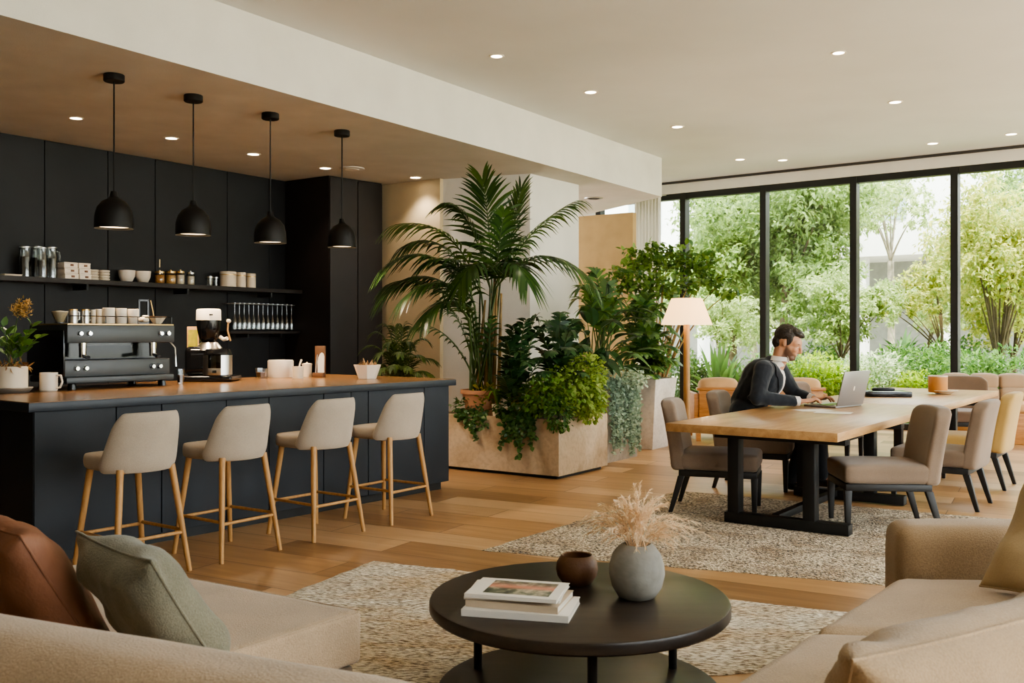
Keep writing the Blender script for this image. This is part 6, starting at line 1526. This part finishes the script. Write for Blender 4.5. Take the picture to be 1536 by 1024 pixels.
def melt(bm, voxel, smooth_it=4, fac=.5):
    """fuse the pieces of a figure into one continuous skin"""
    me = bpy.data.meshes.new('tmp'); bm.to_mesh(me); bm.free()
    o = bpy.data.objects.new('tmp', me); C.objects.link(o)
    md = o.modifiers.new('r', 'REMESH'); md.mode = 'VOXEL'; md.voxel_size = voxel
    sm = o.modifiers.new('s', 'SMOOTH'); sm.factor = fac; sm.iterations = smooth_it
    dg_ = bpy.context.evaluated_depsgraph_get(); dg_.update()
    ev = o.evaluated_get(dg_); r = bmesh.new(); r.from_mesh(ev.to_mesh()); ev.to_mesh_clear()
    bpy.data.objects.remove(o); bpy.data.meshes.remove(me)
    return r
K = 1.2
def q(x, y, z): return Vector((x, y, z))
M['skin'] = mat('skin', hexc('c08e70'), .55, var=.06, vscale=8, spec=.35)
def stubble(m):
    nt = m.node_tree; L = nt.links.new; b = nt.nodes['Principled BSDF']; src = b.inputs['Base Color'].links[0].from_socket
    tc = _n(nt, 'ShaderNodeTexCoord', -1400, -600); sb = _n(nt, 'ShaderNodeVectorMath', -1200, -600, operation='SUBTRACT'); L(tc.outputs['Object'], sb.inputs[0]); sb.inputs[1].default_value = tuple(HD)
    ro = _n(nt, 'ShaderNodeMapping', -1000, -600); ro.inputs['Rotation'].default_value = (0, -hp, 0); L(sb.outputs[0], ro.inputs['Vector'])
    sp = _n(nt, 'ShaderNodeSeparateXYZ', -800, -600); L(ro.outputs[0], sp.inputs[0])
    a = _n(nt, 'ShaderNodeMath', -600, -500, operation='MULTIPLY_ADD'); L(sp.outputs['X'], a.inputs[0]); a.inputs[1].default_value = .6; L(sp.outputs['Z'], a.inputs[2])
    z1 = _n(nt, 'ShaderNodeMapRange', -400, -500, interpolation_type='SMOOTHSTEP'); L(a.outputs[0], z1.inputs['Value']); z1.inputs['From Min'].default_value = -.03; z1.inputs['From Max'].default_value = .008; z1.inputs['To Min'].default_value = 1; z1.inputs['To Max'].default_value = 0
    x1 = _n(nt, 'ShaderNodeMapRange', -400, -700, interpolation_type='SMOOTHSTEP'); L(sp.outputs['X'], x1.inputs['Value']); x1.inputs['From Min'].default_value = -.005; x1.inputs['From Max'].default_value = .02
    z2 = _n(nt, 'ShaderNodeMapRange', -400, -900, interpolation_type='SMOOTHSTEP'); L(sp.outputs['Z'], z2.inputs['Value']); z2.inputs['From Min'].default_value = -.165; z2.inputs['From Max'].default_value = -.135
    m1 = _n(nt, 'ShaderNodeMath', -200, -600, operation='MULTIPLY'); L(z1.outputs[0], m1.inputs[0]); L(x1.outputs[0], m1.inputs[1])
    m2 = _n(nt, 'ShaderNodeMath', -100, -700, operation='MULTIPLY'); L(m1.outputs[0], m2.inputs[0]); L(z2.outputs[0], m2.inputs[1])
    m3 = _n(nt, 'ShaderNodeMath', 0, -700, operation='MULTIPLY'); L(m2.outputs[0], m3.inputs[0]); m3.inputs[1].default_value = .78
    mx = _n(nt, 'ShaderNodeMix', 100, -300); mx.data_type = 'RGBA'; L(m3.outputs[0], mx.inputs[0]); L(src, mx.inputs[6]); mx.inputs[7].default_value = rgba((.05, .029, .02)); L(mx.outputs[2], b.inputs['Base Color'])
M['hair'] = mat('dark_brown_hair', (.028, .018, .011), .6, var=.4, vscale=60, bump=.6, bscale=120, stretch=(1, 1, .4))
M['suit'] = fabric('charcoal_suit', (.022, .025, .031), 300, .2, .2)
M['trousers'] = fabric('dark_trousers', (.012, .0125, .015), 300, .2, .2)
M['shirt'] = fabric('white_shirt', hexc('dcd3cb'), 300, .05, .1)
M['shoe'] = mat('black_shoe', (.008, .008, .008), .25)
MY = math.radians(-24)
mp0 = Vector((2.235, 9.04, 0))
# local: x the way he faces, y his left, z up (floor at 0)
SH_R, SH_L = q(.15, -.225, 1.09), q(.21, .225, 1.09)
EL_R, EL_L = q(.115, -.34, .845), q(.34, .36, .85)
WR_R, WR_L = q(.455, -.13, .806), q(.53, .25, .806)
NK, HD = q(.25, 0, 1.205), q(.335, -.0, 1.335)
HIP = q(0, 0, .585)
bm = nb()
# torso, neck
cap(bm, HIP, q(-.03, 0, .75), .13, .125); cap(bm, q(-.03, 0, .75), q(.1, 0, 1.0), .125, .14); cap(bm, q(.15, -.15, 1.06), q(.15, .15, 1.06), .06, .06)
cap(bm, q(.215, 0, 1.08), q(.295, 0, 1.25), .072, .066)
# legs
for s, kn, an in ((-1, q(.56, -.15, .56), q(.40, -.15, .1)), (1, q(.57, .14, .56), q(.62, .15, .1))):
    cap(bm, q(0, .1 * s, .575), kn, .105, .075); cap(bm, kn, an, .072, .048); cap(bm, an, an + q(.14, 0, -.05), .045, .036)
# arms
for sh, el, wr in ((SH_R, EL_R, WR_R), (SH_L, EL_L, WR_L)):
    cap(bm, sh, el, .068, .052); cap(bm, el, wr, .05, .033)
# head turned to the screen and bent forward
hp = math.radians(25); stubble(M['skin'])
def hq(x, y, z):      # head space: x to the face, z to the crown, scaled to the man
    v = Matrix.Rotation(hp, 3, 'Y') @ Vector((x, y, z)); return HD + v
def hell(c, r): ell(bm, hq(*c), r, (0, hp, 0))
hell((-.018, 0, .03), (.118, .094, .118)); hell((.03, 0, -.045), (.088, .076, .105)); hell((.078, 0, -.112), (.046, .05, .034)); hell((.06, 0, .028), (.062, .078, .06))
cap(bm, hq(-.03, 0, -.06), q(.265, 0, 1.2), .068, .07)
hell((.082, .043, -.03), (.03, .028, .028)); hell((.082, -.043, -.03), (.03, .028, .028))                     # cheeks
cap(bm, hq(.112, 0, .025), hq(.142, 0, -.03), .011, .015, 10); cap(bm, hq(.138, 0, -.034), hq(.12, 0, -.045), .016, .014, 10)  # nose
cap(bm, hq(.108, -.04, .032), hq(.108, .04, .032), .012, .012, 10)                                                 # brow
cap(bm, hq(.112, -.018, -.074), hq(.112, .018, -.074), .0115, .0115, 10); cap(bm, hq(.108, -.016, -.09), hq(.108, .016, -.09), .0115, .0115, 10)  # lips
for s in (-1, 1): ell(bm, hq(-.014, .092 * s, -.012), (.02, .0105, .031), (0, hp - .2, 0))                       # ears
# hands: palm, four fingers of different length, thumb from the side of the palm
def hand(wr, d, s):
    """s: +1 thumb on the +y side. d: pointing direction"""
    d = Vector(d).normalized(); sd = Vector((-d.y, d.x, 0)).normalized() * s; up = Vector((0, 0, 1))
    kn = wr + d * .105
    for k, o_ in enumerate((-.034, -.012, .011, .033)): cap(bm, wr + sd * o_ * .6 + d * .012, kn + sd * o_ + up * .008, .019, .0155, 10)
    for k, (o_, ln) in enumerate(zip((.034, .011, -.012, -.034), (.088, .1, .093, .072))):
        f = d + sd * (o_ * 3.0); f.normalize(); p0 = kn + sd * o_ + up * .01; p1 = p0 + f * ln * .45 + up * .012; p2 = p1 + f * ln * .33 - up * .014; p3 = p2 + f * ln * .2 - up * .026
        cap(bm, p0, p1, .0118, .011, 10); cap(bm, p1, p2, .011, .0102, 10); cap(bm, p2, p3, .0102, .009, 10)
    t0 = wr + d * .03 + sd * .028; t1 = t0 + d * .04 + sd * .034 - up * .006; t2 = t1 + d * .036 + sd * .008 - up * .012
    cap(bm, t0, t1, .0165, .0135, 10); cap(bm, t1, t2, .013, .0105, 10)
hand(WR_R, (.85, .45, .02), 1); hand(WR_L, (.95, -.3, .02), -1)
bo_ = melt(bm, .0058, 4, .5)
for v in bo_.verts:
    if v.co.x < .34 and .36 < v.co.z: v.co.z = max(v.co.z, .505)
body = obj('person', bo_, M['skin'], None, (mp0.x, mp0.y, 0), (0, 0, MY), smooth=180)
tag(body, 'man in charcoal suit and white shirt seated at the table, typing on a laptop', 'person')
# eyes and brows
for s in (-1, 1):
    e_ = obj('eye', lt([(0, -.013), (.009, -.009), (.013, 0), (.009, .009), (0, .013)], 14), M['white_cer'], body, hq(.097, .036 * s, .006), smooth=60)
    obj('iris', lt([(0, 0), (.006, 0), (.006, .002), (0, .003)], 12), M['black_gloss'], e_, (.0105, 0, -.003), (0, PI / 2 + .35, 0))
    bm = nb(); tube(bm, [hq(.112, .014 * s, .03), hq(.113, .036 * s, .035), hq(.099, .06 * s, .028)], [.004, .0055, .003], 8); obj('eyebrow', bm, M['hair'], body, smooth=60)
bm = nb(); tube(bm, [hq(.121, -.024, -.082), hq(.1255, 0, -.0805), hq(.121, .024, -.082)], [.002, .0032, .002], 8); obj('mouth', bm, mat('lips', hexc('8a4f42'), .5), body, smooth=60)
# short hair: cap over the skull, higher at the front
bm = nb()
ell(bm, hq(-.036, 0, .056), (.114, .0985, .108), (0, hp, 0), 26); ell(bm, hq(.03, 0, .118), (.085, .076, .036), (0, hp + .12, 0), 26); ell(bm, hq(-.078, 0, -.012), (.062, .08, .082), (0, hp, 0), 22)
for s in (-1, 1): ell(bm, hq(.012, .082 * s, .03), (.028, .018, .05), (0, hp, 0), 16)
hb_ = melt(bm, .0055, 3, .5)
for v in hb_.verts: v.co += v.normal * (noise.noise(v.co * 60) * .003 + noise.noise(v.co * 22) * .003)
obj('hair', hb_, M['hair'], body, smooth=180)
for wr, el in ((WR_R, EL_R), (WR_L, EL_L)):
    d = (wr - el).normalized(); obj('cuff', tb([wr - d * .05, wr - d * .005], [.046, .045], 20), M['shirt'], body, smooth=60)
# jacket: trunk and sleeves
bm = nb()
cap(bm, q(-.045, 0, .62), q(-.025, 0, .78), .155, .16); cap(bm, q(-.025, 0, .78), q(.11, 0, 1.0), .165, .195); cap(bm, q(.15, -.16, 1.085), q(.165, .16, 1.085), .088, .088); cap(bm, q(.11, 0, 1.04), q(.185, 0, 1.13), .13, .088)
for sh, el, wr in ((SH_R, EL_R, WR_R), (SH_L, EL_L, WR_L)):
    d = (wr - el).normalized(); cap(bm, sh, el, .09, .07); cap(bm, el, wr - d * .055, .068, .05)
ell(bm, q(-.05, -.1, .66), (.14, .12, .17)); ell(bm, q(-.05, .1, .66), (.14, .12, .17))
for k in range(5): cap(bm, q(.05 + .04 * k, -.36 + .012 * k, .845 - .012 * k), q(.1 + .04 * k, -.27, .9 - .012 * k), .022, .012, 8, 3)
jk = melt(bm, .0085, 3)
for v in jk.verts: v.co.z = max(v.co.z, .505 + .004 * math.sin(v.co.x * 40))
for v in jk.verts: v.co += noise.noise_vector(v.co * 11) * .006 + noise.noise_vector(v.co * 26) * .003
from mathutils.bvhtree import BVHTree
bvh = BVHTree.FromBMesh(jk)
def onf(y, z, off):
    h, n, _, _ = bvh.ray_cast(Vector((1.2, y, z)), Vector((-1, 0, 0)))
    return (h if h else Vector((.25, y, z))) + Vector((off, 0, 0))
jo = obj('jacket', jk, M['suit'], body, smooth=180)
hwid = lambda z: .03 + max(0, z - .74) * .15
zz = [.768 + (1.165 - .768) * i / 16 for i in range(17)]
obj('shirt', plate([[onf(hwid(z) * (j / 4 - 1) * 1.15, z, .006) for j in range(9)] for z in zz], .008), M['shirt'], body, smooth=60)
for s in (-1, 1):
    lw = lambda z: (.02 + .05 * max(0, min(1, (z - .78) / .27))) if z < 1.06 else .062 - .1 * (z - 1.06)
    obj('lapel', plate([[onf(s * (hwid(z) + lw(z) * t - .008), z, .014) for t in (0, .33, .66, 1)] for z in zz], .01), M['suit'], jo, smooth=50)
bm = nb(); cap(bm, q(.19, 0, 1.1), q(.238, 0, 1.153), .09, .08); obj('shirt_yoke', melt(bm, .008, 2), M['shirt'], body, smooth=180)
# collar standing round the neck, open at the throat
rows = []
for i in range(5):
    v = i / 4; row = []
    for j in range(25):
        a = math.radians(26 + (360 - 52) * j / 24); r_ = .098 - .02 * v
        row.append(NK + Vector((r_ * math.cos(a) + .022 * v + .004, r_ * math.sin(a), -.045 + .038 * v + .02 * (1 - math.cos(a)) * .5 - .012 * (j in (0, 24)))))
    rows.append(row)
obj('collar', plate(rows, .008), M['shirt'], body, smooth=60)
for s in (-1, 1):          # collar points
    p = NK + q(.085, .03 * s, .0); obj('collar_point', plate([[p + q(-.012, .018 * s, .03), p + q(.004, -.004 * s, .016)], [p + q(.012, .03 * s, -.004), p + q(.014, .004 * s, -.012)], [p + q(.02, .032 * s, -.04), p + q(.021, .022 * s, -.045)]], .008), M['shirt'], body, smooth=50)
# trousers
bm = nb(); cap(bm, HIP + q(-.01, -.06, -.015), HIP + q(-.01, .06, -.015), .155, .155)
for s, kn, an in ((-1, q(.56, -.15, .56), q(.40, -.15, .12)), (1, q(.57, .14, .56), q(.62, .15, .12))):
    cap(bm, q(0, .1 * s, .58), kn, .125, .094); cap(bm, kn, an, .092, .072)
tr_ = melt(bm, .011, 3)
for v in tr_.verts:
    v.co += noise.noise_vector(v.co * 12) * .005; v.co.z = min(.675, max(v.co.z, .5) if v.co.x < .45 and v.co.z > .4 else v.co.z) if v.co.x > .12 else max(v.co.z, .5) if v.co.z > .36 else v.co.z
obj('trousers', tr_, M['trousers'], body, smooth=180)
for an in (q(.40, -.15, .1), q(.62, .15, .1)):
    bm = nb(); cap(bm, an + q(-.02, 0, -.045), an + q(.1, 0, -.05), .05, .046); cap(bm, an + q(.1, 0, -.052), an + q(.2, 0, -.062), .046, .034); cap(bm, an + q(-.01, 0, -.03), an + q(-.01, 0, .02), .045, .045)
    sh_ = melt(bm, .009, 2)
    for v in sh_.verts: v.co.z = max(v.co.z, .002)
    obj('shoe', sh_, M['shoe'], body, smooth=180)
# ================================================================= light
def lamp(name, kind, loc, energy, col, **k):
    d = bpy.data.lights.new(name, kind); d.energy = energy; d.color = col
    for a, b in k.items(): setattr(d, a, b)
    o = bpy.data.objects.new(name, d); C.objects.link(o); o.location = loc; return o
w = bpy.data.worlds.new('sky'); bpy.context.scene.world = w; w.use_nodes = True
nt = w.node_tree; bg = nt.nodes['Background']; bg.inputs[0].default_value = (.93, .97, 1.0, 1); bg.inputs[1].default_value = 6.5
sun = lamp('sun', 'SUN', (20, 30, 30), 15.0, (1, .93, .8), angle=math.radians(2))
sd_ = Vector((.05, -.46, .88)).normalized(); sun.rotation_euler = sd_.to_track_quat('Z', 'Y').to_euler()
WARM = (1, .78, .54)
for k, (p, z, r) in enumerate(DL):
    lowc = z < 3.6
    o = lamp('downlight_beam', 'SPOT', (p.x, p.y, z - .03), 34 if lowc else 14, (1, .84, .66), spot_size=math.radians(105), spot_blend=.7, shadow_soft_size=.05)
for p, z, w_ in pend:
    lamp('pendant_bulb', 'SPOT', (p.x, p.y, z - .02), 85, WARM, spot_size=math.radians(140), spot_blend=.6, shadow_soft_size=.09)
lamp('floor_lamp_bulb', 'POINT', tuple(LAMP), 45, WARM, shadow_soft_size=.06)

# ================================================================= camera
cd = bpy.data.cameras.new('camera'); cam = bpy.data.objects.new('camera', cd); C.objects.link(cam)
cam.location = (0, 0, H); cam.rotation_euler = (PI / 2, 0, 0)
cd.sensor_width = 36; cd.lens = 36 * FPX / 1536; cd.shift_y = -(512 - HOR) / 1536; cd.clip_end = 200
cd.dof.use_dof = True; cd.dof.focus_distance = 7.5; cd.dof.aperture_fstop = 7.0
sc = bpy.context.scene; sc.camera = cam
sc.view_settings.view_transform = 'AgX'; sc.view_settings.look = 'AgX - Medium High Contrast'; sc.view_settings.exposure = 0.36
sc.cycles.max_bounces = 8; sc.cycles.transparent_max_bounces = 16; sc.cycles.sample_clamp_indirect = 6; sc.cycles.caustics_reflective = False; sc.cycles.caustics_refractive = False
